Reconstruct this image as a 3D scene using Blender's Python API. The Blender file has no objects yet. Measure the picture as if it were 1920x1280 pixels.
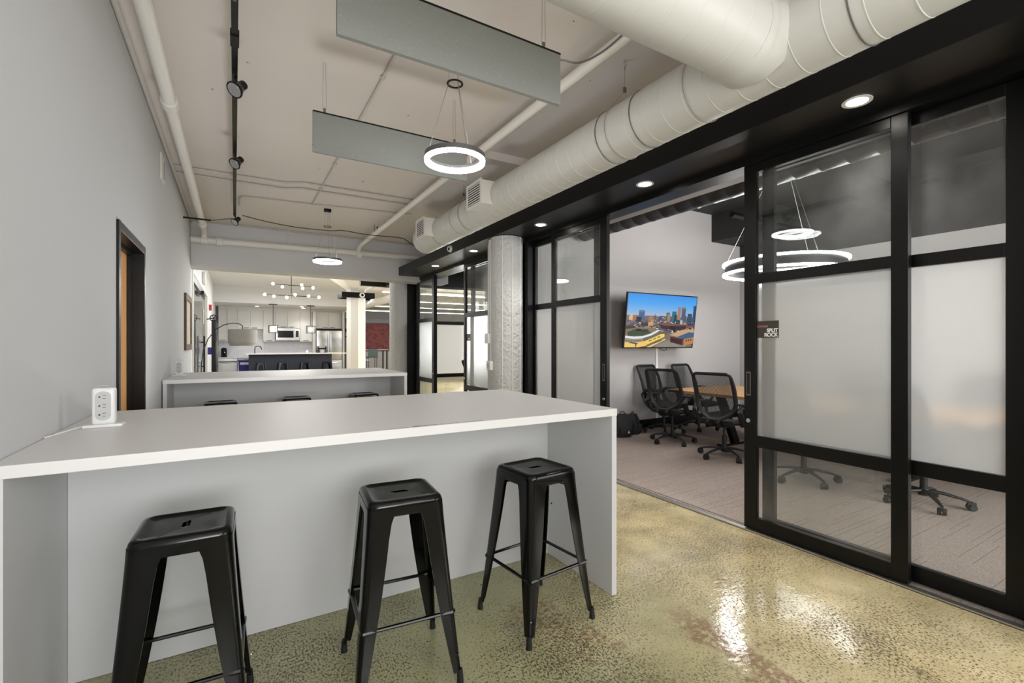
import bpy, bmesh, math, random
from mathutils import Vector, Matrix
random.seed(7)
PI = math.pi
SC = bpy.context.scene
COL = SC.collection

# ------------------------------------------------------------------ camera, world, exposure
F_PX = 880.0
cam_d = bpy.data.cameras.new('camera')
cam_d.sensor_width = 36.0
cam_d.lens = F_PX * 36.0 / 1920.0
cam_d.shift_y = 5.0 / 1920.0
cam_d.clip_start = 0.02
cam = bpy.data.objects.new('camera', cam_d)
COL.objects.link(cam)
YAW = math.atan(520.0 / 880.0)
cam.location = (0, 0, 1.41)
cam.rotation_euler = (PI / 2, 0, -YAW)
SC.camera = cam

w = bpy.data.worlds.new('daylight')
SC.world = w
w.use_nodes = True
w.node_tree.nodes['Background'].inputs[0].default_value = (0.93, 0.96, 1.0, 1)
w.node_tree.nodes['Background'].inputs[1].default_value = 1.0

def area(name, loc, rot, sx, sy, power, col=(1, 1, 1)):
    l = bpy.data.lights.new(name, 'AREA')
    l.shape = 'RECTANGLE'; l.size = sx; l.size_y = sy; l.energy = power; l.color = col
    o = bpy.data.objects.new(name, l); COL.objects.link(o)
    o.location = loc; o.rotation_euler = rot
    return o
# added, unseen area fill standing in for daylight behind the camera
area('window_light_behind', (1.3, -3.9, 2.3), (math.radians(84), 0, 0), 3.6, 1.8, 100)
# added, unseen up-facing fill behind the camera that brightens the ceiling
area('bounce_flash', (-0.1, -1.7, 1.2), (math.radians(150), math.radians(-12), 0), 1.6, 1.6, 85)
# second up-facing ceiling fill, added behind the near table
area('bounce_flash_far', (0.5, 4.7, 0.7), (PI, 0, 0), 0.7, 0.7, 15)

area('window_light_office', (9.5, 14.0, 1.8), (PI / 2, 0, PI * 0.75), 6.0, 2.4, 560)  # added area fill standing in for office daylight
area('window_light_meeting_room', (6.0, -1.9, 1.8), (PI / 2, 0, 0), 4.0, 2.4, 190)  # added fill that lights the meeting room from its unseen end
area('far_meeting_light', (6.2, 8.0, 3.05), (0, 0, 0), 2.5, 2.5, 70)  # added overhead fill to brighten the far meeting room
area('kitchen_light', (1.4, 17.0, 3.3), (0, 0, 0), 3.0, 3.0, 60, (0.93, 0.97, 1.0))  # added overhead fill in front of the kitchen, not a fixture
area('hall_light', (1.4, 12.0, 3.35), (0, 0, 0), 2.5, 2.5, 40, (0.93, 0.97, 1.0))  # added overhead fill for the hall past the beam, not a fixture

SC.view_settings.view_transform = 'Standard'
SC.view_settings.look = 'None'
SC.view_settings.gamma = 1.0
SC.view_settings.use_curve_mapping = False
SC.view_settings.exposure = 0.38
try:
    SC.cycles.max_bounces = 10
    SC.cycles.diffuse_bounces = 5
    SC.cycles.glossy_bounces = 4
    SC.cycles.transmission_bounces = 8
    SC.cycles.transparent_max_bounces = 16
    SC.cycles.caustics_reflective = False
    SC.cycles.caustics_refractive = False
    SC.cycles.sample_clamp_indirect = 6.0
    SC.cycles.use_denoising = True
except Exception:
    pass

# ------------------------------------------------------------------ materials
def lin(c):
    c = c / 255.0
    return c / 12.92 if c <= 0.04045 else ((c + 0.055) / 1.055) ** 2.4
def rgb(r, g, b):
    return (lin(r), lin(g), lin(b), 1.0)

def nodes_of(m):
    return m.node_tree.nodes, m.node_tree.links

def mat(name, col, rough=0.5, metal=0.0, spec=0.5, bump=0.0, bscale=60.0, var=0.0, vscale=3.0, emit=None, estr=0.0, coat=0.0, aniso=None):
    m = bpy.data.materials.new(name); m.use_nodes = True
    N, L = nodes_of(m)
    p = N['Principled BSDF']
    p.inputs['Base Color'].default_value = col
    p.inputs['Roughness'].default_value = rough
    p.inputs['Metallic'].default_value = metal
    p.inputs['Specular IOR Level'].default_value = spec
    p.inputs['Coat Weight'].default_value = coat
    if emit is not None:
        p.inputs['Emission Color'].default_value = emit
        p.inputs['Emission Strength'].default_value = estr
    tc = N.new('ShaderNodeTexCoord')
    if var > 0:
        n = N.new('ShaderNodeTexNoise'); n.inputs['Scale'].default_value = vscale; n.inputs['Detail'].default_value = 5
        L.new(tc.outputs['Object'], n.inputs['Vector'])
        r = N.new('ShaderNodeMapRange'); r.inputs[1].default_value = 0.3; r.inputs[2].default_value = 0.7
        r.inputs[3].default_value = 1 - var; r.inputs[4].default_value = 1 + var
        L.new(n.outputs['Fac'], r.inputs[0])
        h = N.new('ShaderNodeHueSaturation'); h.inputs['Color'].default_value = col
        L.new(r.outputs[0], h.inputs['Value']); L.new(h.outputs[0], p.inputs['Base Color'])
    if bump > 0:
        n = N.new('ShaderNodeTexNoise'); n.inputs['Scale'].default_value = bscale; n.inputs['Detail'].default_value = 6
        L.new(tc.outputs['Object'], n.inputs['Vector'])
        b = N.new('ShaderNodeBump'); b.inputs['Strength'].default_value = bump; b.inputs['Distance'].default_value = 0.01
        L.new(n.outputs['Fac'], b.inputs['Height']); L.new(b.outputs[0], p.inputs['Normal'])
    return m

def glow(name, col, s):
    m = bpy.data.materials.new(name); m.use_nodes = True
    N, L = nodes_of(m); N.remove(N['Principled BSDF'])
    e = N.new('ShaderNodeEmission'); e.inputs[0].default_value = col; e.inputs[1].default_value = s
    L.new(e.outputs[0], N['Material Output'].inputs[0])
    return m

def glass(name, tint=(0.93, 0.95, 0.94, 1), rough=0.0, dirt=0.04):
    m = bpy.data.materials.new(name); m.use_nodes = True
    N, L = nodes_of(m); N.remove(N['Principled BSDF'])
    t = N.new('ShaderNodeBsdfTransparent'); t.inputs[0].default_value = tint
    g = N.new('ShaderNodeBsdfGlossy'); g.inputs['Roughness'].default_value = rough; g.inputs['Color'].default_value = (1, 1, 1, 1)
    f = N.new('ShaderNodeFresnel'); f.inputs['IOR'].default_value = 1.5
    mx = N.new('ShaderNodeMixShader'); L.new(f.outputs[0], mx.inputs[0]); L.new(t.outputs[0], mx.inputs[1]); L.new(g.outputs[0], mx.inputs[2])
    d = N.new('ShaderNodeBsdfDiffuse'); d.inputs[0].default_value = (0.75, 0.75, 0.74, 1)
    tc = N.new('ShaderNodeTexCoord'); n = N.new('ShaderNodeTexNoise'); n.inputs['Scale'].default_value = 2.2; n.inputs['Detail'].default_value = 4
    L.new(tc.outputs['Object'], n.inputs['Vector'])
    r = N.new('ShaderNodeMapRange'); r.inputs[1].default_value = 0.35; r.inputs[2].default_value = 0.75; r.inputs[3].default_value = 0.0; r.inputs[4].default_value = dirt * 2
    L.new(n.outputs['Fac'], r.inputs[0])
    m2 = N.new('ShaderNodeMixShader'); L.new(r.outputs[0], m2.inputs[0]); L.new(mx.outputs[0], m2.inputs[1]); L.new(d.outputs[0], m2.inputs[2])
    L.new(m2.outputs[0], N['Material Output'].inputs[0])
    return m

def glass_back():
    m = bpy.data.materials.new('clear_glass_back'); m.use_nodes = True
    N, L = nodes_of(m); N.remove(N['Principled BSDF'])
    t = N.new('ShaderNodeBsdfTransparent'); t.inputs[0].default_value = (0.97, 0.98, 0.975, 1)
    L.new(t.outputs[0], N['Material Output'].inputs[0])
    return m

def frosted(name):
    m = bpy.data.materials.new(name); m.use_nodes = True
    N, L = nodes_of(m); N.remove(N['Principled BSDF'])
    rf = N.new('ShaderNodeBsdfRefraction'); rf.inputs['Color'].default_value = (1, 1, 1, 1); rf.inputs['IOR'].default_value = 1.08; rf.inputs['Roughness'].default_value = 0.55
    d = N.new('ShaderNodeBsdfDiffuse'); d.inputs[0].default_value = rgb(242, 243, 241)
    tr = N.new('ShaderNodeBsdfTranslucent'); tr.inputs[0].default_value = rgb(250, 251, 250)
    a = N.new('ShaderNodeMixShader'); a.inputs[0].default_value = 0.45; L.new(d.outputs[0], a.inputs[1]); L.new(tr.outputs[0], a.inputs[2])
    b = N.new('ShaderNodeMixShader'); b.inputs[0].default_value = 0.5; L.new(rf.outputs[0], b.inputs[1]); L.new(a.outputs[0], b.inputs[2])
    g = N.new('ShaderNodeBsdfGlossy'); g.inputs['Roughness'].default_value = 0.03
    f = N.new('ShaderNodeFresnel'); f.inputs['IOR'].default_value = 1.5
    c = N.new('ShaderNodeMixShader'); L.new(f.outputs[0], c.inputs[0]); L.new(b.outputs[0], c.inputs[1]); L.new(g.outputs[0], c.inputs[2])
    L.new(c.outputs[0], N['Material Output'].inputs[0])
    return m

M = {}
M['wall'] = mat('painted_wall', rgb(202, 203, 205), 0.75, bump=0.05, bscale=220)
M['wall_light'] = mat('painted_wall_light', rgb(208, 207, 208), 0.75, bump=0.05, bscale=200)
M['wall_meeting'] = mat('meeting_room_paint', rgb(178, 175, 173), 0.75, bump=0.05, bscale=200)
M['white_paint'] = mat('white_gloss_paint', rgb(225, 222, 216), 0.4, bump=0.04, bscale=25)
M['duct'] = mat('white_duct_paint', rgb(198, 197, 191), 0.45, bump=0.05, bscale=12)
M['concrete_paint'] = mat('painted_rough_concrete', rgb(206, 206, 205), 0.55, bump=1.0, bscale=22)
for n_ in M['concrete_paint'].node_tree.nodes:
    if n_.type == 'BUMP': n_.inputs['Distance'].default_value = 0.03
M['black'] = mat('black_powder_coat', rgb(9, 9, 9), 0.34, spec=0.3, bump=0.02, bscale=300)
M['black_soffit'] = mat('black_soffit_paint', rgb(11, 11, 11), 0.42, spec=0.4)
M['soffit_grey'] = mat('grey_soffit_paint', rgb(150, 146, 143), 0.7)
M['black_gloss'] = mat('black_gloss_enamel', rgb(5, 5, 5), 0.14, spec=0.35, bump=0.03, bscale=9)
M['black_plastic'] = mat('black_plastic', rgb(22, 22, 23), 0.45)
M['black_ceiling'] = mat('black_ceiling_paint', rgb(30, 29, 28), 0.65)
M['rubber'] = mat('black_rubber', rgb(15, 15, 15), 0.7)
M['laminate'] = mat('white_laminate', rgb(222, 221, 221), 0.4, bump=0.02, bscale=400)
M['laminate_panel'] = mat('grey_white_laminate', rgb(208, 209, 211), 0.5)
M['white_plastic'] = mat('white_plastic', rgb(232, 232, 231), 0.35)
M['grey_plastic'] = mat('grey_plastic', rgb(190, 191, 190), 0.4)
M['dark_slot'] = mat('dark_slot', rgb(20, 20, 20), 0.8)
M['alu'] = mat('brushed_aluminium', rgb(200, 198, 196), 0.32, metal=0.9)
M['steel'] = mat('stainless_steel', rgb(190, 190, 190), 0.22, metal=1.0, bump=0.25, bscale=3)
M['chrome'] = mat('chrome', rgb(215, 215, 215), 0.1, metal=1.0)
M['bronze'] = mat('dark_bronze', rgb(60, 55, 50), 0.35, metal=0.8)
M['grey_metal'] = mat('grey_metal', rgb(120, 118, 116), 0.4, metal=0.6)
M['led'] = glow('led_diffuser', (1, 0.99, 0.98, 1), 24.0)
M['led_dim'] = glow('led_band', (1, 0.99, 0.98, 1), 34.0)
M['downlight'] = glow('downlight_lens', (1, 0.93, 0.84, 1), 30.0)
M['bulb'] = glow('bulb_glow', (1, 0.93, 0.84, 1), 40.0)
M['tube'] = glow('office_tube_light', (1, 1, 1, 1), 12.0)
M['glass'] = glass('clear_glass', dirt=0.07)
M['glass_back'] = glass_back()
M['frost'] = frosted('frosted_film_glass')
M['navy'] = mat('navy_paint', rgb(44, 48, 66), 0.5)
M['cabinet'] = mat('white_cabinet_paint', rgb(212, 211, 209), 0.45)
M['blue_plastic'] = mat('blue_plastic', rgb(50, 46, 140), 0.45)
M['red'] = mat('red_plastic', rgb(180, 30, 45), 0.4)
M['shade'] = mat('grey_linen_shade', rgb(182, 178, 172), 0.9, bump=0.2, bscale=300)
M['bluegrey'] = mat('blue_grey_upholstery', rgb(120, 138, 142), 0.8)
M['bag'] = mat('black_nylon', rgb(18, 18, 19), 0.75, bump=0.3, bscale=80)
M['frame_wood'] = mat('rustic_brown_wood', rgb(98, 74, 50), 0.6, bump=0.3, bscale=30, var=0.25, vscale=12)
M['paper'] = mat('cream_print', rgb(205, 196, 182), 0.8, var=0.15, vscale=9)
M['conduit'] = mat('painted_conduit', rgb(196, 191, 184), 0.5)
M['wire'] = mat('black_cable', rgb(50, 48, 46), 0.6)
M['thin_wire'] = mat('steel_wire', rgb(165, 160, 152), 0.4, metal=0.5)

def wood(name, c1, c2, scale=4.0, stretch=(1, 14, 14)):
    m = mat(name, c1, 0.38)
    N, L = nodes_of(m); p = N['Principled BSDF']
    tc = N.new('ShaderNodeTexCoord'); mp = N.new('ShaderNodeMapping'); mp.inputs['Scale'].default_value = stretch
    n = N.new('ShaderNodeTexNoise'); n.inputs['Scale'].default_value = scale; n.inputs['Detail'].default_value = 8
    cr = N.new('ShaderNodeMixRGB'); cr.inputs[1].default_value = c1; cr.inputs[2].default_value = c2
    L.new(tc.outputs['Object'], mp.inputs[0]); L.new(mp.outputs[0], n.inputs['Vector']); L.new(n.outputs['Fac'], cr.inputs[0]); L.new(cr.outputs[0], p.inputs['Base Color'])
    return m
M['oak'] = wood('oak_table_top', rgb(212, 170, 118), rgb(188, 140, 88), 3.0, (14, 1, 14))
M['door_wood'] = wood('honey_wood_door', rgb(240, 185, 122), rgb(215, 155, 92), 3.0, (14, 14, 1))

def felt():
    m = mat('recycled_felt', rgb(150, 154, 150), 0.95, bump=0.3, bscale=180)
    N, L = nodes_of(m); p = N['Principled BSDF']
    tc = N.new('ShaderNodeTexCoord')
    v = N.new('ShaderNodeTexVoronoi'); v.inputs['Scale'].default_value = 60
    L.new(tc.outputs['Object'], v.inputs['Vector'])
    r = N.new('ShaderNodeMapRange'); r.inputs[1].default_value = 0.05; r.inputs[2].default_value = 0.13; r.inputs[3].default_value = 1; r.inputs[4].default_value = 0
    L.new(v.outputs['Distance'], r.inputs[0])
    n = N.new('ShaderNodeTexNoise'); n.inputs['Scale'].default_value = 9; L.new(tc.outputs['Object'], n.inputs['Vector'])
    mm = N.new('ShaderNodeMath'); mm.operation = 'MULTIPLY'; L.new(r.outputs[0], mm.inputs[0]); L.new(n.outputs['Fac'], mm.inputs[1])
    mx = N.new('ShaderNodeMixRGB'); mx.inputs[1].default_value = rgb(138, 140, 136); mx.inputs[2].default_value = rgb(225, 225, 218)
    L.new(mm.outputs[0], mx.inputs[0]); L.new(mx.outputs[0], p.inputs['Base Color'])
    return m
M['felt'] = felt()

def ceiling_mat():
    m = mat('painted_concrete_ceiling', rgb(208, 199, 191), 0.85, bump=0.25, bscale=5)
    N, L = nodes_of(m); p = N['Principled BSDF']
    tc = N.new('ShaderNodeTexCoord')
    n = N.new('ShaderNodeTexNoise'); n.inputs['Scale'].default_value = 0.9; n.inputs['Detail'].default_value = 6
    L.new(tc.outputs['Object'], n.inputs['Vector'])
    mx = N.new('ShaderNodeMixRGB'); mx.inputs[1].default_value = rgb(212, 204, 197); mx.inputs[2].default_value = rgb(222, 215, 209)
    L.new(n.outputs['Fac'], mx.inputs[0])
    v = N.new('ShaderNodeTexVoronoi'); v.inputs['Scale'].default_value = 3.2; v.inputs['Randomness'].default_value = 1
    n2 = N.new('ShaderNodeTexNoise'); n2.inputs['Scale'].default_value = 14
    L.new(tc.outputs['Object'], n2.inputs['Vector'])
    ad = N.new('ShaderNodeVectorMath'); ad.operation = 'MULTIPLY_ADD'; ad.inputs[1].default_value = (0.12, 0.12, 0.12)
    L.new(n2.outputs['Color'], ad.inputs[0]); L.new(tc.outputs['Object'], ad.inputs[2]); L.new(ad.outputs[0], v.inputs['Vector'])
    r = N.new('ShaderNodeMapRange'); r.inputs[1].default_value = 0.028; r.inputs[2].default_value = 0.045; r.inputs[3].default_value = 1; r.inputs[4].default_value = 0
    L.new(v.outputs['Distance'], r.inputs[0])
    m3 = N.new('ShaderNodeMixRGB'); m3.inputs[2].default_value = rgb(120, 112, 105)
    L.new(r.outputs[0], m3.inputs[0]); L.new(mx.outputs[0], m3.inputs[1]); L.new(m3.outputs[0], p.inputs['Base Color'])
    return m
M['ceiling'] = ceiling_mat()

def floor_mat():
    m = bpy.data.materials.new('polished_worn_concrete'); m.use_nodes = True
    N, L = nodes_of(m); p = N['Principled BSDF']
    tc = N.new('ShaderNodeTexCoord')
    def noise(s, d=6, r=0.6, off=0.0, sc=None):
        n = N.new('ShaderNodeTexNoise'); n.inputs['Scale'].default_value = s; n.inputs['Detail'].default_value = d; n.inputs['Roughness'].default_value = r
        mp = N.new('ShaderNodeMapping'); mp.inputs['Location'].default_value = (off, off * 1.7, 0)
        if sc: mp.inputs['Scale'].default_value = sc
        L.new(tc.outputs['Object'], mp.inputs[0]); L.new(mp.outputs[0], n.inputs['Vector'])
        return n
    def rng(src, a, b, c=0.0, d=1.0):
        r = N.new('ShaderNodeMapRange'); r.inputs[1].default_value = a; r.inputs[2].default_value = b; r.inputs[3].default_value = c; r.inputs[4].default_value = d
        L.new(src, r.inputs[0]); return r.outputs[0]
    def mix(f, a, b, kind='MIX'):
        x = N.new('ShaderNodeMixRGB'); x.blend_type = kind
        for i, v in ((0, f), (1, a), (2, b)):
            if hasattr(v, 'node'): L.new(v, x.inputs[i])
            else: x.inputs[i].default_value = v
        return x.outputs[0]
    def mul(a, b, op='MULTIPLY'):
        x = N.new('ShaderNodeMath'); x.operation = op
        for i, v in ((0, a), (1, b)):
            if hasattr(v, 'node'): L.new(v, x.inputs[i])
            else: x.inputs[i].default_value = v
        return x.outputs[0]
    big = noise(0.9, 4)
    base = mix(rng(big.outputs['Fac'], 0.35, 0.65), rgb(230, 210, 164), rgb(208, 196, 154))
    mid = noise(3.5, 6, 0.7, 5)
    base = mix(rng(mid.outputs['Fac'], 0.42, 0.75, 0, 0.55), base, rgb(146, 132, 92))
    # brown worn band along the hall and brown patches; greener and darker towards the left of the hall
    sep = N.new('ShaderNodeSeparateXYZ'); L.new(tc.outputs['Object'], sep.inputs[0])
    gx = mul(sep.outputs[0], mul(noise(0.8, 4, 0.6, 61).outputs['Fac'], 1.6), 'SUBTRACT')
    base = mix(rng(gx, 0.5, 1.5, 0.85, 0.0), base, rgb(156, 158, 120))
    wob = noise(1.3, 5, 0.65, 2)
    xx = mul(sep.outputs[0], mul(wob.outputs['Fac'], 0.35), 'ADD')
    dx = mul(xx, 2.16, 'SUBTRACT')
    ab = N.new('ShaderNodeMath'); ab.operation = 'ABSOLUTE'; L.new(dx, ab.inputs[0])
    band = rng(ab.outputs[0], 0.05, 0.10, 1, 0)
    chip = noise(26, 4, 0.7, 9)
    band = mul(band, rng(chip.outputs['Fac'], 0.50, 0.60, 1, 0.0))
    band = mul(band, rng(sep.outputs[1], 1.55, 1.80, 1, 0.0))
    base = mix(mul(band, 0.85), base, rgb(152, 122, 94))
    pat = noise(1.1, 6, 0.7, 31)
    base = mix(mul(rng(pat.outputs['Fac'], 0.57, 0.64), rng(chip.outputs['Fac'], 0.45, 0.55, 0.9, 0.1)), base, rgb(140, 112, 84))
    # dark speckle pits, denser in places
    sp = noise(110, 5, 0.75, 3, (1.0, 0.62, 1))
    dens = noise(1.6, 5, 0.6, 14)
    thr = rng(dens.outputs['Fac'], 0.30, 0.65, 0.0, 0.11)
    spv = mul(sp.outputs['Fac'], thr, 'ADD')
    pits = rng(spv, 0.60, 0.625)
    base = mix(mul(pits, 0.92), base, rgb(66, 60, 38))
    # cracks and scratches
    v = N.new('ShaderNodeTexVoronoi'); v.feature = 'DISTANCE_TO_EDGE'; v.inputs['Scale'].default_value = 0.55
    n5 = noise(2.5, 6, 0.7, 40)
    ad = N.new('ShaderNodeVectorMath'); ad.operation = 'MULTIPLY_ADD'; ad.inputs[1].default_value = (0.5, 0.5, 0)
    L.new(n5.outputs['Color'], ad.inputs[0]); L.new(tc.outputs['Object'], ad.inputs[2]); L.new(ad.outputs[0], v.inputs['Vector'])
    crack = rng(v.outputs['Distance'], 0.0, 0.006, 1, 0)
    base = mix(mul(crack, rng(dens.outputs['Fac'], 0.5, 0.6, 0, 0.6)), base, rgb(84, 74, 52))
    L.new(base, p.inputs['Base Color'])
    rough = rng(mid.outputs['Fac'], 0.3, 0.8, 0.06, 0.17)
    L.new(mul(rough, mul(pits, 0.25), 'ADD'), p.inputs['Roughness'])
    p.inputs['Specular IOR Level'].default_value = 0.6
    hgt = mul(mul(pits, -0.3), mul(noise(9, 4, 0.6, 77, (1, 1.8, 1)).outputs['Fac'], 0.55), 'ADD')
    b = N.new('ShaderNodeBump'); b.inputs['Strength'].default_value = 0.3; b.inputs['Distance'].default_value = 0.009
    L.new(hgt, b.inputs['Height']); L.new(b.outputs[0], p.inputs['Normal'])
    return m
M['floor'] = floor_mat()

def carpet_mat():
    m = mat('carpet_tile', rgb(168, 152, 142), 0.98)
    N, L = nodes_of(m); p = N['Principled BSDF']
    tc = N.new('ShaderNodeTexCoord')
    n = N.new('ShaderNodeTexNoise'); n.inputs['Scale'].default_value = 260; n.inputs['Detail'].default_value = 3
    L.new(tc.outputs['Object'], n.inputs['Vector'])
    base = N.new('ShaderNodeMixRGB'); base.inputs[1].default_value = rgb(112, 98, 90); base.inputs[2].default_value = rgb(180, 166, 157)
    r0 = N.new('ShaderNodeMapRange'); r0.inputs[1].default_value = 0.3; r0.inputs[2].default_value = 0.7; L.new(n.outputs['Fac'], r0.inputs[0]); L.new(r0.outputs[0], base.inputs[0])
    # short dark lines running along X, staggered
    mp = N.new('ShaderNodeMapping'); mp.inputs['Scale'].default_value = (1.9, 24.0, 1)
    L.new(tc.outputs['Object'], mp.inputs[0])
    br = N.new('ShaderNodeTexNoise'); br.noise_dimensions = '2D'
    sp = N.new('ShaderNodeSeparateXYZ'); L.new(mp.outputs[0], sp.inputs[0])
    fl = N.new('ShaderNodeMath'); fl.operation = 'FLOOR'; L.new(sp.outputs[1], fl.inputs[0])
    fr = N.new('ShaderNodeMath'); fr.operation = 'FRACT'; L.new(sp.outputs[1], fr.inputs[0])
    wn = N.new('ShaderNodeTexWhiteNoise'); wn.noise_dimensions = '1D'; L.new(fl.outputs[0], wn.inputs['W'])
    xo = N.new('ShaderNodeMath'); xo.operation = 'ADD'; L.new(sp.outputs[0], xo.inputs[0]); L.new(wn.outputs['Value'], xo.inputs[1])
    xf = N.new('ShaderNodeMath'); xf.operation = 'FLOOR'; L.new(xo.outputs[0], xf.inputs[0])
    cb = N.new('ShaderNodeCombineXYZ'); L.new(xf.outputs[0], cb.inputs[0]); L.new(fl.outputs[0], cb.inputs[1])
    wn2 = N.new('ShaderNodeTexWhiteNoise'); wn2.noise_dimensions = '2D'; L.new(cb.outputs[0], wn2.inputs['Vector'])
    gt = N.new('ShaderNodeMath'); gt.operation = 'GREATER_THAN'; gt.inputs[1].default_value = 0.62; L.new(wn2.outputs['Value'], gt.inputs[0])
    lt = N.new('ShaderNodeMath'); lt.operation = 'LESS_THAN'; lt.inputs[1].default_value = 0.11; L.new(fr.outputs[0], lt.inputs[0])
    ml = N.new('ShaderNodeMath'); ml.operation = 'MULTIPLY'; L.new(gt.outputs[0], ml.inputs[0]); L.new(lt.outputs[0], ml.inputs[1])
    mm = N.new('ShaderNodeMath'); mm.operation = 'MULTIPLY'; mm.inputs[1].default_value = 0.6; L.new(ml.outputs[0], mm.inputs[0])
    mx = N.new('ShaderNodeMixRGB'); mx.inputs[2].default_value = rgb(70, 60, 55)
    L.new(mm.outputs[0], mx.inputs[0]); L.new(base.outputs[0], mx.inputs[1]); L.new(mx.outputs[0], p.inputs['Base Color'])
    b = N.new('ShaderNodeBump'); b.inputs['Strength'].default_value = 0.5; b.inputs['Distance'].default_value = 0.004
    L.new(n.outputs['Fac'], b.inputs['Height']); L.new(b.outputs[0], p.inputs['Normal'])
    return m
M['carpet'] = carpet_mat()

def mesh_fabric():
    m = bpy.data.materials.new('chair_mesh_fabric'); m.use_nodes = True
    N, L = nodes_of(m); p = N['Principled BSDF']; p.inputs['Base Color'].default_value = rgb(40, 40, 42); p.inputs['Roughness'].default_value = 0.7
    t = N.new('ShaderNodeBsdfTransparent'); mx = N.new('ShaderNodeMixShader')
    tc = N.new('ShaderNodeTexCoord'); wv = N.new('ShaderNodeTexWave'); wv.bands_direction = 'Y'; wv.inputs['Scale'].default_value = 28; wv.inputs['Distortion'].default_value = 1.2; wv.inputs['Detail'].default_value = 0
    L.new(tc.outputs['Object'], wv.inputs['Vector'])
    r = N.new('ShaderNodeMapRange'); r.inputs[1].default_value = 0.3; r.inputs[2].default_value = 0.7; r.inputs[3].default_value = 0.45; r.inputs[4].default_value = 0.9
    L.new(wv.outputs['Fac'], r.inputs[0]); L.new(r.outputs[0], mx.inputs[0]); L.new(t.outputs[0], mx.inputs[1]); L.new(p.outputs[0], mx.inputs[2])
    L.new(mx.outputs[0], N['Material Output'].inputs[0])
    return m
M['mesh'] = mesh_fabric()

def marble():
    m = mat('herringbone_marble', rgb(225, 225, 230), 0.25)
    N, L = nodes_of(m); p = N['Principled BSDF']
    tc = N.new('ShaderNodeTexCoord'); mp = N.new('ShaderNodeMapping'); mp.inputs['Rotation'].default_value = (PI / 2, 0, 0)
    L.new(tc.outputs['Object'], mp.inputs[0])
    mp2 = N.new('ShaderNodeMapping'); mp2.inputs['Rotation'].default_value = (0, 0, PI / 4); L.new(mp.outputs[0], mp2.inputs[0])
    b = N.new('ShaderNodeTexBrick'); b.inputs['Scale'].default_value = 9; b.inputs['Color1'].default_value = rgb(232, 231, 234); b.inputs['Color2'].default_value = rgb(208, 207, 214); b.inputs['Mortar'].default_value = rgb(180, 180, 186); b.inputs['Mortar Size'].default_value = 0.03
    L.new(mp2.outputs[0], b.inputs['Vector']); L.new(b.outputs['Color'], p.inputs['Base Color'])
    return m
M['marble'] = marble()

def brick_mat():
    m = mat('red_brick', rgb(140, 50, 50), 0.85)
    N, L = nodes_of(m); p = N['Principled BSDF']
    tc = N.new('ShaderNodeTexCoord'); mp = N.new('ShaderNodeMapping'); mp.inputs['Rotation'].default_value = (PI / 2, 0, 0)
    L.new(tc.outputs['Object'], mp.inputs[0])
    b = N.new('ShaderNodeTexBrick'); b.inputs['Scale'].default_value = 2.2; b.inputs['Color1'].default_value = rgb(170, 84, 86); b.inputs['Color2'].default_value = rgb(108, 70, 74); b.inputs['Mortar'].default_value = rgb(150, 110, 110); b.inputs['Mortar Size'].default_value = 0.02
    L.new(mp.outputs[0], b.inputs['Vector']); L.new(b.outputs['Color'], p.inputs['Base Color'])
    return m
M['brick'] = brick_mat()

# ------------------------------------------------------------------ geometry helpers
def world_off(parent):
    v = Vector((0, 0, 0))
    while parent is not None:
        v += Vector(parent.location); parent = parent.parent
    return v

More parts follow.
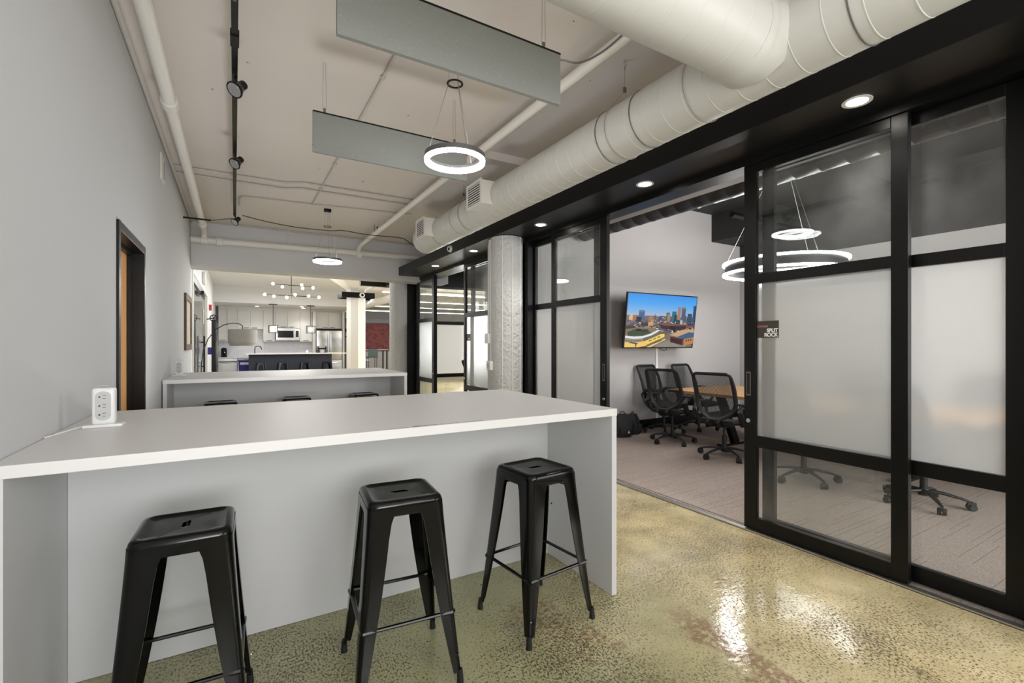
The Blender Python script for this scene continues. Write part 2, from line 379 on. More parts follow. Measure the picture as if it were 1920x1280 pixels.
class MB:
    def __init__(s):
        s.bm = bmesh.new(); s.mi = 0
    def _set(s, vs):
        pass
    def box(s, x0, x1, y0, y1, z0, z1, bev=0.0, mtx=None, seg=2):
        g = bmesh.ops.create_cube(s.bm, size=1.0)['verts']
        T = Matrix.Translation(((x0 + x1) / 2, (y0 + y1) / 2, (z0 + z1) / 2)) @ Matrix.Diagonal((abs(x1 - x0), abs(y1 - y0), abs(z1 - z0), 1))
        bmesh.ops.transform(s.bm, matrix=T, verts=g)
        if bev > 0:
            es = list({e for v in g for e in v.link_edges})
            r = bmesh.ops.bevel(s.bm, geom=es, offset=bev, segments=seg, affect='EDGES', profile=0.6)
            g = list({v for f in r['faces'] for v in f.verts} | {v for v in g if v.is_valid})
        if mtx is not None:
            bmesh.ops.transform(s.bm, matrix=mtx, verts=g)
        return s
    def obox(s, c, sx, sy, sz, rz=0.0, rx=0.0, ry=0.0, bev=0.0):
        m = Matrix.Translation(c) @ Matrix.Rotation(rz, 4, 'Z') @ Matrix.Rotation(ry, 4, 'Y') @ Matrix.Rotation(rx, 4, 'X')
        return s.box(-sx / 2, sx / 2, -sy / 2, sy / 2, -sz / 2, sz / 2, bev, m)
    def loft(s, rings, closed=True, cap=True):
        R = [[s.bm.verts.new(p) for p in r] for r in rings]
        n = len(R[0])
        for a, b in zip(R[:-1], R[1:]):
            for i in range(n if closed else n - 1):
                j = (i + 1) % n
                try: s.bm.faces.new((a[i], a[j], b[j], b[i]))
                except ValueError: pass
        if cap:
            for r in (R[0][::-1], R[-1]):
                try: s.bm.faces.new(r)
                except ValueError: pass
        return s
    def tube(s, pts, r, n=10, cap=True, ell=None, closed=False):
        pts = [Vector(p) for p in pts]
        rs = r if isinstance(r, (list, tuple)) else [r] * len(pts)
        rings = []; up = None
        N = len(pts)
        for i, p in enumerate(pts):
            if closed: t = pts[(i + 1) % N] - pts[(i - 1) % N]
            else: t = pts[min(i + 1, N - 1)] - pts[max(i - 1, 0)]
            t.normalize()
            if up is None:
                up = Vector((0, 0, 1)) if abs(t.z) < 0.9 else Vector((0, 1, 0))
            a = up - t * up.dot(t)
            if a.length < 1e-5: a = Vector((1, 0, 0)) - t * t.x
            a.normalize(); up = a
            b = t.cross(a)
            e = ell or (1, 1)
            rings.append([tuple(p + a * math.cos(2 * PI * k / n) * rs[i] * e[0] + b * math.sin(2 * PI * k / n) * rs[i] * e[1]) for k in range(n)])
        if closed:
            rings.append(rings[0]); s.loft(rings, cap=False)
        else: s.loft(rings, cap=cap)
        return s
    def cyl(s, a, b, r, n=16, r2=None):
        return s.tube([a, b], [r, r if r2 is None else r2], n)
    def lathe(s, prof, c=(0, 0, 0), axis='Z', n=24, cap=True):
        rings = []
        for r, h in prof:
            ring = []
            for k in range(n):
                a = 2 * PI * k / n; x, y = r * math.cos(a), r * math.sin(a)
                if axis == 'Z': q = (x, y, h)
                elif axis == 'Y': q = (x, h, y)
                else: q = (h, x, y)
                ring.append((q[0] + c[0], q[1] + c[1], q[2] + c[2]))
            rings.append(ring)
        return s.loft(rings, cap=cap)
    def torus(s, c, R, prof, n=48):
        """ring about Z; prof is list of (dr, dz)"""
        rings = []
        for k in range(n):
            a = 2 * PI * k / n
            rings.append([(c[0] + (R + d) * math.cos(a), c[1] + (R + d) * math.sin(a), c[2] + z) for d, z in prof])
        rings.append(rings[0])
        return s.loft(rings, cap=False)
    def poly(s, pts, thick=None):
        vs = [s.bm.verts.new(p) for p in pts]
        f = s.bm.faces.new(vs)
        if thick is not None:
            r = bmesh.ops.extrude_face_region(s.bm, geom=[f])
            nv = [v for v in r['geom'] if isinstance(v, bmesh.types.BMVert)]
            bmesh.ops.translate(s.bm, vec=thick, verts=nv)
        return s
    def build(s, name, material, parent=None, smooth=True, local=False, bev=None):
        bmesh.ops.remove_doubles(s.bm, verts=s.bm.verts, dist=1e-6)
        bmesh.ops.recalc_face_normals(s.bm, faces=s.bm.faces)
        if parent is not None and not local:
            bmesh.ops.translate(s.bm, vec=-world_off(parent), verts=s.bm.verts)
        me = bpy.data.meshes.new(name)
        s.bm.to_mesh(me); s.bm.free()
        me.materials.append(material)
        if smooth:
            for p in me.polygons: p.use_smooth = True
            try: me.set_sharp_from_angle(angle=math.radians(35))
            except Exception: pass
        o = bpy.data.objects.new(name, me)
        COL.objects.link(o)
        if parent is not None: o.parent = parent
        if bev:
            md = o.modifiers.new('bevel', 'BEVEL'); md.width = bev; md.segments = 2; md.limit_method = 'ANGLE'
        return o

def smooth_path(pts, n=6):
    P_ = [Vector(p) for p in pts]; out = []
    for i in range(len(P_) - 1):
        p0, p1, p2, p3 = P_[max(i - 1, 0)], P_[i], P_[i + 1], P_[min(i + 2, len(P_) - 1)]
        for k in range(n):
            t = k / n
            out.append(0.5 * ((2 * p1) + (p2 - p0) * t + (2 * p0 - 5 * p1 + 4 * p2 - p3) * t * t + (3 * p1 - p0 - 3 * p2 + p3) * t ** 3))
    out.append(P_[-1]); return out
def bx(x0, x1, y0, y1, z0, z1, bev=0.0): return MB().box(x0, x1, y0, y1, z0, z1, bev)
def thing(name, label, cat, loc=(0, 0, 0), rz=0.0, group=None):
    o = bpy.data.objects.new(name, None); COL.objects.link(o)
    o.empty_display_size = 0.1
    o.location = loc; o.rotation_euler = (0, 0, rz); o['label'] = label; o['category'] = cat
    if group: o['group'] = group
    return o
def tag(o, label, cat, group=None):
    o['label'] = label; o['category'] = cat
    if group: o['group'] = group
    return o
def struct(o):
    o['kind'] = 'structure'; return o
def dup(root, loc, rz=0.0, label=None, group=None):
    r = root.copy(); COL.objects.link(r); r.location = loc; r.rotation_euler = (0, 0, rz)
    if label: r['label'] = label
    if group: r['group'] = group
    for ch in list(root.children):
        c = ch.copy(); COL.objects.link(c); c.parent = r
        for g in list(ch.children):
            d = g.copy(); COL.objects.link(d); d.parent = c
    return r

LW = -0.634      # left wall face
GX = 3.37        # glass wall face
CZ = 3.47        # ceiling
# ------------------------------------------------------------------ setting
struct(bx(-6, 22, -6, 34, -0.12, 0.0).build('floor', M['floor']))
struct(bx(3.40, 8.6, -2.2, 5.60, 0.0, 0.006).build('floor_carpet', M['carpet']))
struct(bx(3.40, 8.6, 5.75, 10.24, 0.0, 0.006).build('floor_carpet', M['carpet']))
struct(bx(-6, 22, -6, 34, 3.92, 4.05).build('ceiling_slab', M['ceiling']))
struct(bx(-0.9, 3.9, -4.2, 9.48, CZ, 3.90).build('ceiling', M['ceiling']))
struct(bx(-0.9, 4.4, 9.48, 30, CZ, 3.90).build('ceiling', M['wall_light']))
struct(bx(4.4, 14, 9.48, 30, CZ, 3.90).build('ceiling', M['white_paint']))
# left wall with door opening
DY0, DY1, DZ = 3.80, 4.745, 2.14
struct(MB().box(-0.75, LW, -4.2, DY0, 0, CZ).box(-0.75, LW, DY1, 9.46, 0, CZ).box(-0.75, LW, DY0, DY1, DZ, CZ).build('wall_left', M['wall'], smooth=False))
struct(MB().box(-0.80, LW - 0.012, 9.46, 10.05, 0, CZ).box(-0.80, LW - 0.012, 10.05, 15.3, 2.78, CZ).box(-0.80, LW - 0.012, 15.3, 22.1, 0, CZ).build('wall_left_beyond_beam', M['wall_light'], smooth=False))
struct(bx(-0.645, -0.632, 9.44, 9.53, 0, 2.72).build('trim_4', M['white_paint']))
struct(bx(-0.9, 4.3, 22.0, 22.15, 0, CZ).build('wall_kitchen', M['wall']))
# small conduit trim in the wall / ceiling corner
struct(MB().cyl((LW + 0.02, -4, CZ - 0.03), (LW + 0.02, 9.4, CZ - 0.03), 0.018, 10).build('trim_5', M['conduit']))
struct(bx(2.20, 3.9, 4.42, 6.6, 3.385, 3.47).build('ceiling_drop_panel', M['ceiling'], smooth=False))
# beam across the hall
struct(MB().box(-0.634, 4.0, 9.50, 9.95, 2.72, 3.47).build('ceiling_beam', M['wall_light'], smooth=False))
# conf room shell
struct(MB().box(3.40, 8.6, 5.60, 5.75, 0, 3.9).build('wall_tv', M['wall_meeting'], smooth=False))
struct(MB().box(8.45, 8.6, -2.2, 5.6, 0, 2.95).build('wall_meeting_far', M['wall_meeting'], smooth=False))
struct(MB().box(8.45, 8.6, -2.2, 5.6, 2.95, 3.9).build('wall_meeting_upper', M['black_ceiling'], smooth=False))
struct(bx(3.86, 8.6, -2.2, 5.6, 3.80, 3.9).build('ceiling_meeting', M['black_ceiling']))
struct(bx(3.86, 8.6, 5.75, 10.24, 3.10, 3.2).build('ceiling_meeting_far', M['black_ceiling']))
struct(bx(3.45, 8.45, 5.585, 5.60, 0.006, 0.16).build('baseboard_tv', M['black']))
struct(bx(8.435, 8.45, -2.2, 5.585, 0.006, 0.16).build('baseboard_right', M['black']))
# bulkhead above the black soffit
struct(bx(3.36, 3.86, -2.2, 9.5, 3.02, 3.9).build('wall_bulkhead', M['wall_light']))
# black soffit
struct(bx(2.905, 3.54, -2.2, 9.93, 2.82, 2.985).build('trim_1', M['black_soffit'], smooth=False))
struct(bx(3.541, 3.80, -2.2, 5.6, 2.82, 3.02).build('trim_14', M['soffit_grey'], smooth=False))
struct(bx(3.541, 3.80, 5.75, 9.93, 2.82, 3.02).build('trim_15', M['black_soffit'], smooth=False))
struct(MB().box(2.62, 3.3, 11.6, 11.75, 2.83, 2.98).box(3.2, 3.8, 9.93, 11.75, 2.83, 2.98).build('trim_2', M['black_soffit'], smooth=False))
# aluminium floor track of the sliding walls
tr = struct(MB().box(3.335, 3.52, -2.2, 10.0, 0, 0.004).box(3.335, 3.343, -2.2, 10.0, 0, 0.012).box(3.425, 3.432, -2.2, 10.0, 0, 0.012).build('trim_3', M['alu'], smooth=False))
# head channel (black)
struct(MB().box(3.35, 3.54, -2.2, 5.3, 2.765, 2.82).box(3.35, 3.54, 5.75, 10.0, 2.765, 2.82).build('trim_6', M['black'], smooth=False))
struct(bx(3.35, 3.54, 5.60, 5.75, 0, 2.82).build('trim_7', M['wall_light']))

struct(bx(-0.8, 3.9, -4.35, -4.2, 0, 3.9).build('wall_back', M['wall']))
# ------------------------------------------------------------------ sliding glass walls
def single_reflection(o, axis):
    # the two faces of a 6 mm pane mirror as one: only the corridor face carries the gloss
    o.data.materials.append(M['glass_back'])
    for p in o.data.polygons:
        p.material_index = 0 if p.normal[axis] < -0.9 else 1
def film(o, axis):
    # only the corridor side of the pane carries the frosted film
    o.data.materials.append(M['glass_back'])
    for p in o.data.polygons:
        p.material_index = 0 if p.normal[axis] < -0.9 else 1
def panel(name, label, x, y0, y1, st0, st1, group='black framed sliding glass panels', zt=2.765, handle=None, axis='Y', pose=0):
    """framed panel in plane X=x..x+0.045; st0/st1 stile widths at y0 / y1"""
    t = thing(name, label, 'glass panel', (x, (y0 + y1) / 2, 0.012), 0, group)
    d = 0.045
    zs = [(0.012, 0.105), (0.638, 0.723), (1.865, 1.937), (2.70, zt)]
    for a, b in zs:
        bx(x, x + d, y0 + st0, y1 - st1, a, b).build('rail', M['black'], t, smooth=False, bev=0.002)
    bx(x, x + d, y0, y0 + st0, 0.012, zt).build('stile', M['black'], t, smooth=False, bev=0.003)
    bx(x, x + d, y1 - st1, y1, 0.012, zt).build('stile', M['black'], t, smooth=False, bev=0.003)
    for k, (a, b) in enumerate(((0.105, 0.638), (0.723, 1.865), (1.937, 2.70))):
        o = bx(x + d / 2 - 0.003, x + d / 2 + 0.003, y0 + st0 + 0.001, y1 - st1 - 0.001, a + 0.001, b - 0.001).build('glass_pane' if k != 1 else 'frosted_pane', M['glass'] if k != 1 else M['frost'], t, smooth=False)
        if k != 1: single_reflection(o, 0)
        if k == 1: film(o, 0); o['label'] = 'frosted white film pane'
    if handle is not None:
        h = bx(x - 0.004, x + 0.001, handle - 0.017, handle + 0.017, 1.02, 1.20).build('handle', M['grey_metal'], t, smooth=False)
        bx(x - 0.0055, x - 0.0035, handle - 0.011, handle + 0.011, 1.03, 1.19).build('recess', M['dark_slot'], h, smooth=False)
        MB().lathe([(0.0, -0.008), (0.016, -0.008), (0.018, 0.0)], (x, handle, 0.83), 'X', 16).build('lock_cylinder', M['chrome'], t)
    return t
dA = panel('sliding_glass_door', 'front sliding glass door with small dark name sign, right of the open doorway', GX, 1.177, 2.198, 0.085, 0.094, handle=2.16)
panel('sliding_glass_door', 'rear glass panel at the far right edge, behind the door with the name sign', GX + 0.075, 0.71, 2.10, 0.085, 0.09)
panel('sliding_glass_door', 'front sliding glass door left of the open meeting room doorway', GX, 3.745, 4.75, 0.105, 0.07, handle=3.79)
panel('sliding_glass_door', 'narrow rear glass panel right of the thick white column', GX + 0.075, 3.95, 5.262, 0.09, 0.04)
dB = panel('sliding_glass_door', 'far meeting room sliding glass door nearest the thick white column', GX, 6.31, 7.33, 0.085, 0.07, handle=7.29)
panel('sliding_glass_door', 'rear glass panel half hidden by the thick white column', GX + 0.075, 5.78, 7.20, 0.09, 0.09)
panel('sliding_glass_door', 'far meeting room sliding glass door left of its open doorway', GX, 8.72, 9.72, 0.11, 0.08, handle=8.76)
panel('sliding_glass_door', 'farthest narrow glass panel beside the distant white column', GX + 0.075, 8.85, 10.05, 0.09, 0.07)
# side jamb posts
struct(bx(GX - 0.015, GX + 0.14, 0.55, 0.71, 0.0, 2.82).build('trim_8', M['black'], smooth=False))
struct(bx(GX - 0.015, GX + 0.14, 5.264, 5.34, 0.0, 2.82).build('trim_9', M['black'], smooth=False))
struct(bx(GX - 0.10, GX + 0.17, 10.07, 10.42, 0.0, 2.82).build('trim_10', M['black'], smooth=False))
panel('sliding_glass_door', 'glass panel out at the right, beyond the black end post', GX + 0.0, -1.2, 0.55, 0.09, 0.09)

# name sign on the glass
sg = bx(3.386, 3.3885, 1.940, 2.104, 1.458, 1.582, 0.0012).build('sign_plate', mat('sign_brown_black', rgb(62, 54, 48), 0.45), dA, smooth=False); sg['label'] = 'dark name sign reading SPLIT ROCK with a red stripe'
bx(3.3845, 3.386, 2.02, 2.106, 1.546, 1.550).build('stripe', mat('sign_red', rgb(190, 70, 66), 0.4), sg, smooth=False)
bx(3.3845, 3.386, 2.02, 2.106, 1.538, 1.5405).build('stripe', mat('sign_cream', rgb(205, 200, 188), 0.4), sg, smooth=False)
def text_mesh(body, size, name, material, parent, mtx, align='RIGHT', ext=0.0006):
    cu = bpy.data.curves.new(name, 'FONT'); cu.body = body; cu.size = size; cu.align_x = align; cu.extrude = ext; cu.offset = size * 0.035
    cu.space_line = 0.85; cu.space_character = 0.92
    tmp = bpy.data.objects.new(name, cu); COL.objects.link(tmp)
    dg = bpy.context.evaluated_depsgraph_get()
    me = bpy.data.meshes.new_from_object(tmp.evaluated_get(dg))
    bpy.data.objects.remove(tmp)
    me.transform(mtx)
    me.transform(Matrix.Translation(-world_off(parent)))
    me.materials.clear(); me.materials.append(material)
    o = bpy.data.objects.new(name, me); COL.objects.link(o); o.parent = parent
    return o
# text faces -X : local x -> -Y, local y -> Z
TX = Matrix(((0, 0, -1, 0), (-1, 0, 0, 0), (0, 1, 0, 0), (0, 0, 0, 1)))
text_mesh('SPLIT\nROCK', 0.038, 'lettering', M['white_plastic'], sg, Matrix.Translation((3.3855, 1.946, 1.4985)) @ TX)
sg2 = bx(3.386, 3.3885, 7.10, 7.255, 1.468, 1.582, 0.0012).build('sign_plate', mat('sign_brown', rgb(84, 76, 72), 0.5), dB, smooth=False); sg2['label'] = 'small dark name sign'
bx(3.3845, 3.386, 7.18, 7.255, 1.545, 1.551).build('stripe', M['red'], sg2, smooth=False)
bx(3.3845, 3.386, 7.11, 7.17, 1.49, 1.515).build('lettering', M['white_plastic'], sg2, smooth=False)

# ------------------------------------------------------------------ columns
def column(c, r, zt, label):
    t = thing('column', label, 'column', (c[0], c[1], 0))
    n = 20; ring = []
    pr = []
    for k in range(n):
        a = 2 * PI * k / n + PI / n
        rr = r * (1.0 + 0.0 * math.cos(4 * a))
        pr.append((rr * math.cos(a), rr * math.sin(a)))
    rings = []
    for i in range(31):
        z = zt * i / 30
        rings.append([(c[0] + x * (1 + random.uniform(-.006, .006)), c[1] + y * (1 + random.uniform(-.006, .006)), z) for x, y in pr])
    MB().loft(rings).build('shaft', M['concrete_paint'], t)
    return t
cA = column((3.13, 5.44), 0.215, 2.815, 'thick white painted concrete column between the two glass walled rooms')
bx(3.06, 3.30, 5.60, 5.85, 0, 2.815).build('pilaster', M['wall_light'], cA, smooth=False)
for y in (5.238, 5.29):
    pass
# formwork ribs on the column
for a in (-2.35, -1.75, -1.1):
    x, y = 3.13 + 0.216 * math.cos(a), 5.44 + 0.216 * math.sin(a)
    MB().cyl((x, y, 0), (x, y, 2.815), 0.007, 8).build('joint_ridge', M['white_paint'], cA)
# conduit with boxes on left of the column
cd = thing('wall_conduit', 'white surface conduit with two outlet boxes on the thick white column', 'conduit', (2.95, 5.6, 0))
MB().tube([(2.93, 5.56, 2.8), (2.925, 5.56, 1.52)], 0.009, 8).build('conduit_pipe', M['white_paint'], cd)
MB().tube([(2.925, 5.52, 2.8), (2.925, 5.50, 1.45), (2.915, 5.48, 1.2), (2.905, 5.46, 1.18)], 0.009, 8).build('conduit_pipe', M['white_paint'], cd)
bx(2.88, 2.925, 5.50, 5.60, 1.42, 1.55, 0.006).build('switch_box', M['white_plastic'], cd)
ob = bx(2.87, 2.915, 5.42, 5.53, 1.07, 1.19, 0.006).build('outlet_box', M['white_plastic'], cd)
bx(2.867, 2.871, 5.45, 5.50, 1.10, 1.16).build('cover_plate', M['grey_plastic'], ob, smooth=False)
cB = column((3.10, 10.16), 0.19, 2.82, 'pale painted column at the far end of the glass walls')
for a in (-2.2, -1.2):
    x, y = 3.10 + 0.19 * math.cos(a), 10.16 + 0.19 * math.sin(a)
    MB().cyl((x, y, 0), (x, y, 2.82), 0.008, 8).build('joint_ridge', M['concrete_paint'], cB)
# mushroom column
cC = thing('column', 'distant white column with a flared capital and black ring box', 'column', (3.2, 14.8, 0))
MB().lathe([(0.28, 0), (0.28, 3.02), (0.30, 3.06), (0.95, 3.469)], (3.2, 14.8, 0), 'Z', 8).build('shaft', M['white_paint'], cC, smooth=False)
bc = thing('sign_box', 'black square box collar around the distant white column', 'box collar', (3.2, 14.8, 2.8))
MB().box(2.72, 3.68, 14.45, 14.50, 2.80, 2.96).box(2.72, 3.68, 15.1, 15.15, 2.80, 2.96).box(2.72, 2.77, 14.5, 15.1, 2.80, 2.96).box(3.63, 3.68, 14.5, 15.1, 2.80, 2.96).box(2.77, 3.63, 14.5, 14.53, 2.80, 2.815).build('collar', M['black'], bc, smooth=False)
dc = thing('dome_camera', 'small white dome camera on the black collar of the distant column', 'camera', (3.3, 14.44, 2.88))
MB().lathe([(0.0, -0.06), (0.05, -0.05), (0.075, -0.015), (0.08, 0.0)], (3.3, 14.45, 2.88), 'Y', 20).build('housing', M['white_plastic'], dc)
MB().lathe([(0.0, -0.085), (0.03, -0.075), (0.04, -0.05)], (3.3, 14.45, 2.88), 'Y', 16).build('lens', M['black_gloss'], dc)
dc2 = thing('dome_camera', 'small white dome camera on the front of the long black soffit', 'camera', (2.9, 6.79, 2.90))
MB().lathe([(0.0, -0.06), (0.035, -0.05), (0.052, -0.02), (0.055, 0.0)], (2.904, 6.79, 2.895), 'X', 20).build('housing', M['white_plastic'], dc2)
MB().lathe([(0.0, -0.02), (0.018, -0.012), (0.026, 0.0)], (2.862, 6.765, 2.885), 'X', 16).build('lens', M['black_gloss'], dc2)
MB().tube([(2.9, 6.75, 2.95), (2.895, 6.75, 3.0)], 0.004, 6).build('cable', M['black'], dc2)

# ------------------------------------------------------------------ recessed downlights
DL = []
def downlight(x, y, z, label, r=0.055, power=16, grp='recessed downlights in the black soffit'):
    t = thing('downlight', label, 'downlight', (x, y, z), 0, grp)
    MB().torus((x, y, z), r + 0.008, [(-0.012, 0.0), (0.012, 0.0), (0.012, -0.005), (-0.008, -0.004)], 32).build('trim_ring', M['white_paint'], t)
    MB().lathe([(0.0, -0.003), (r, -0.003), (r, 0.0)], (x, y, z), 'Z', 28).build('lens', M['downlight'], t)
    l = bpy.data.lights.new('downlight_beam', 'SPOT'); l.energy = power * 1.6; l.color = (1, 0.95, 0.9); l.spot_size = math.radians(115); l.spot_blend = 0.8; l.shadow_soft_size = 0.05
    o = bpy.data.objects.new('downlight_beam', l); COL.objects.link(o); o.location = (x, y, z - 0.02)
    return t
names = ['glowing downlight above the right sliding glass door', 'glowing downlight outside the open meeting room doorway',
         'glowing downlight just right of the thick white column', 'glowing downlight just left of the thick white column top',
         'glowing downlight left of the small dome camera', 'last glowing downlight at the far left end of the soffit']
for (y, nm) in zip((1.326, 2.963, 4.596, 6.40, 7.97, 9.60), names):
    downlight(3.11, y, 2.819, nm)
downlight(3.56, 2.955, 2.819, 'glowing downlight just inside the open meeting room doorway')
downlight(3.56, 1.33, 2.819, 'downlight inside the meeting room behind the right sliding glass door', power=28)  # unseen lamp added to light the frosted pane from behind
downlight(3.56, -0.3, 2.819, 'downlight inside the meeting room at the far right', power=28)  # unseen lamp added to extend the light along the glass
downlight(3.56, 4.58, 2.819, 'downlight inside the meeting room behind the left sliding glass door', power=50)  # unseen lamp added to brighten the left frosted panes
downlight(3.56, 7.93, 2.819, 'glowing downlight inside the far meeting room doorway')
downlight(4.9, 7.9, 3.099, 'small downlight deep in the far meeting room ceiling')

# ------------------------------------------------------------------ ducts
dt = thing('air_duct', 'long white spiral air duct with a side branch above the black soffit', 'air duct', (2.44, 3.0, 2.95))
R = 0.19; DX, DZc = 2.44, 2.95
prof = [(0.001, -4.0)]
y = -4.0
prof.append((R, -4.0))
while y < 6.45:
    prof += [(R, y + 0.003), (R, y + 0.139), (R, y + 0.1415), (R + 0.002, y + 0.1435), (R + 0.002, y + 0.1475), (R, y + 0.1495), (R, y + 0.152)]
    y += 0.155
prof += [(R, 6.6), (R + 0.004, 6.605), (R + 0.004, 6.66), (0.001, 6.66)]
MB().lathe(prof, (DX, 0, DZc), 'Y', 40).build('main_duct', M['duct'], dt)
bp = []
x = -0.5
prof = [(0.001, 2.40), (0.17, 2.40), (0.185, 2.28), (0.20, 2.20), (0.20, 2.18)]
x = 2.15
prof.append((0.19, x))
while x > -0.3:
    prof += [(0.19, x - 0.132), (0.19, x - 0.136), (0.191, x - 0.138), (0.191, x - 0.142), (0.19, x - 0.144), (0.19, x - 0.148)]; x -= 0.15
MB().lathe(prof, (0, 1.45, DZc), 'X', 36).build('branch_duct', M['duct'], dt)
# saddle flare where the branch meets the duct
rings = []
for i in range(7):
    f = i / 6; rr = 0.193 + 0.05 * (f ** 2)
    rings.append([(2.15 + 0.17 * f - 0.0 * k, 1.45 + rr * math.cos(2 * PI * k / 32), DZc + rr * 0.92 * math.sin(2 * PI * k / 32) if False else DZc + min(rr, 0.19) * math.sin(2 * PI * k / 32)) for k in range(32)])
MB().loft(rings).build('saddle', M['duct'], dt)
for yy in (1.0, 2.28, 2.62, 5.05, 5.95):
    MB().lathe([(R + 0.001, yy), (R + 0.0055, yy + 0.001), (R + 0.0055, yy + 0.006), (R + 0.001, yy + 0.007)], (DX, 0, DZc), 'Y', 40, cap=False).build('coupling', M['grey_metal'], dt)
for (y0, y1) in ((4.25, 4.58), (5.90, 6.22)):
    z0, z1 = 2.845, 3.085
    b = MB().box(2.15, 2.40, y0, y1, z0, z1, 0.004).build('register_box', M['white_paint'], dt, smooth=False)
    MB().box(2.143, 2.149, y0 - 0.012, y1 + 0.012, z0 - 0.012, z0 + 0.02).box(2.143, 2.149, y0 - 0.012, y1 + 0.012, z1 - 0.02, z1 + 0.012).box(2.143, 2.149, y0 - 0.012, y0 + 0.022, z0 + 0.02, z1 - 0.02).box(2.143, 2.149, y1 - 0.022, y1 + 0.012, z0 + 0.02, z1 - 0.02).build('grille_frame', M['white_paint'], b, smooth=False)
    bx(2.1485, 2.1495, y0 + 0.02, y1 - 0.02, z0 + 0.018, z1 - 0.018).build('grille_void', M['dark_slot'], b, smooth=False)
    for k in range(8):
        z = z0 + 0.034 + k * (z1 - z0 - 0.068) / 7
        MB().obox((2.1455, (y0 + y1) / 2, z), 0.005, y1 - y0 - 0.045, 0.010).build('slat', M['white_paint'], b, smooth=False)
# hangers
for i, (yy, lab) in enumerate(((1.85, 'cable hanger looped around the duct beside its branch'), (2.52, 'cable hanger looped around the duct right of the grey baffle'), (5.3, 'cable hanger near the far end of the duct'))):
    h = thing('duct_hanger', lab, 'cable hanger', (DX, yy, CZ), 0, 'cable hangers holding the duct')
    MB().tube([(DX, yy, CZ), (DX, yy, CZ - 0.02), (DX + 0.01, yy, CZ - 0.03), (DX, yy, CZ - 0.06)], 0.008, 8).build('hook', M['thin_wire'], h)
    MB().cyl((DX, yy, CZ - 0.05), (DX, yy, DZc + 0.30), 0.0025, 6).build('cable', M['thin_wire'], h)
    bx(DX - 0.012, DX + 0.012, yy - 0.006, yy + 0.006, DZc + 0.29, DZc + 0.325).build('clamp', M['grey_metal'], h, smooth=False)
    pts = [(DX, yy, DZc + 0.30)]
    for k in range(0, 25):
        a = math.radians(130 - k * (260 / 24)) ; a = PI / 2 + math.radians(50) + k * math.radians(260) / 24
        pts.append((DX + (R + 0.006) * math.cos(a), yy, DZc + (R + 0.006) * math.sin(a)))
    pts.append((DX, yy, DZc + 0.30))
    MB().tube(pts, 0.0022, 6).build('loop', M['thin_wire'], h)

# ------------------------------------------------------------------ sprinkler pipes and conduits
p1 = thing('sprinkler_piping', 'white sprinkler piping: two long ceiling pipes joined by a cross pipe at the beam', 'pipe', (-0.44, 3, 3.3))
MB().tube([(-0.44, -4, 3.31), (-0.44, 9.2, 3.31), (-0.44, 9.33, 3.26), (-0.44, 9.36, 3.20)], 0.047, 14).build('pipe', M['white_paint'], p1)
for yy in (4.55, 8.9): MB().lathe([(0.047, yy - 0.06), (0.06, yy - 0.055), (0.062, yy), (0.06, yy + 0.055), (0.047, yy + 0.06)], (-0.44, 0, 3.31), 'Y', 18).build('coupling', M['white_paint'], p1)
p2 = p1
MB().tube([(2.08, -4, 3.31), (2.08, 9.15, 3.31), (2.08, 9.3, 3.28), (2.08, 9.36, 3.22)], 0.04, 14).build('pipe', M['white_paint'], p2)
for yy in (8.2,):
    MB().cyl((2.08, yy, 3.31), (2.08, yy, CZ), 0.006, 8).build('hanger_rod', M['grey_metal'], p2)
    MB().lathe([(0.04, yy - 0.02), (0.047, yy - 0.018), (0.047, yy + 0.018), (0.04, yy + 0.02)], (2.08, 0, 3.31), 'Y', 18).build('clamp', M['white_paint'], p2)
MB().tube([(2.08, 8.0, 3.31), (2.08, 8.0, 3.40)], 0.01, 8).build('sprinkler_head', M['bronze'], p2)
p3 = p1
MB().tube([(-0.63, 9.40, 3.15), (3.3, 9.40, 3.20)], 0.055, 14).build('pipe', M['white_paint'], p3)
for xx in (-0.44, -0.22, 2.08): MB().lathe([(0.055, xx - 0.05), (0.07, xx - 0.045), (0.07, xx + 0.045), (0.055, xx + 0.05)], (0, 9.40, 3.155), 'X', 18).build('coupling', M['white_paint'], p3)
MB().cyl((0.85, 9.40, 3.1), (0.85, 9.40, CZ), 0.006, 8).build('hanger_rod', M['white_paint'], p3)
c1 = thing('ceiling_conduits', 'pair of thin conduits crossing the ceiling from left wall to duct', 'conduit', (1, 6.7, 3.45))
for yy in (6.59, 6.84): MB().tube([(LW, yy, 3.455), (0.55, yy, 3.455), (0.75, yy - 0.12, 3.455), (2.42, yy - 0.12, 3.455)], 0.012, 8).build('conduit_pipe', M['conduit'], c1)
c2 = thing('ceiling_conduit', 'thin conduit running down the middle of the ceiling', 'conduit', (0.98, 5.2, 3.45))
MB().tube([(0.98, 3.15, 3.455), (0.98, 7.42, 3.455)], 0.010, 8).build('conduit_pipe', M['conduit'], c2)
for yy in (3.6, 4.6, 5.6, 6.6): bx(0.96, 1.0, yy, yy + 0.02, 3.45, CZ).build('strap', M['conduit'], c2, smooth=False)
c3 = thing('ceiling_conduit', 'thin conduit bending across the ceiling behind the far ring lamp', 'conduit', (1.3, 7.4, 3.45))
MB().tube([(0.06, 8.0, 3.455), (0.06, 7.6, 3.455), (0.08, 7.52, 3.455), (0.14, 7.48, 3.455), (1.0, 7.4, 3.455), (2.42, 7.2, 3.455)], 0.010, 8).build('conduit_pipe', M['conduit'], c3)
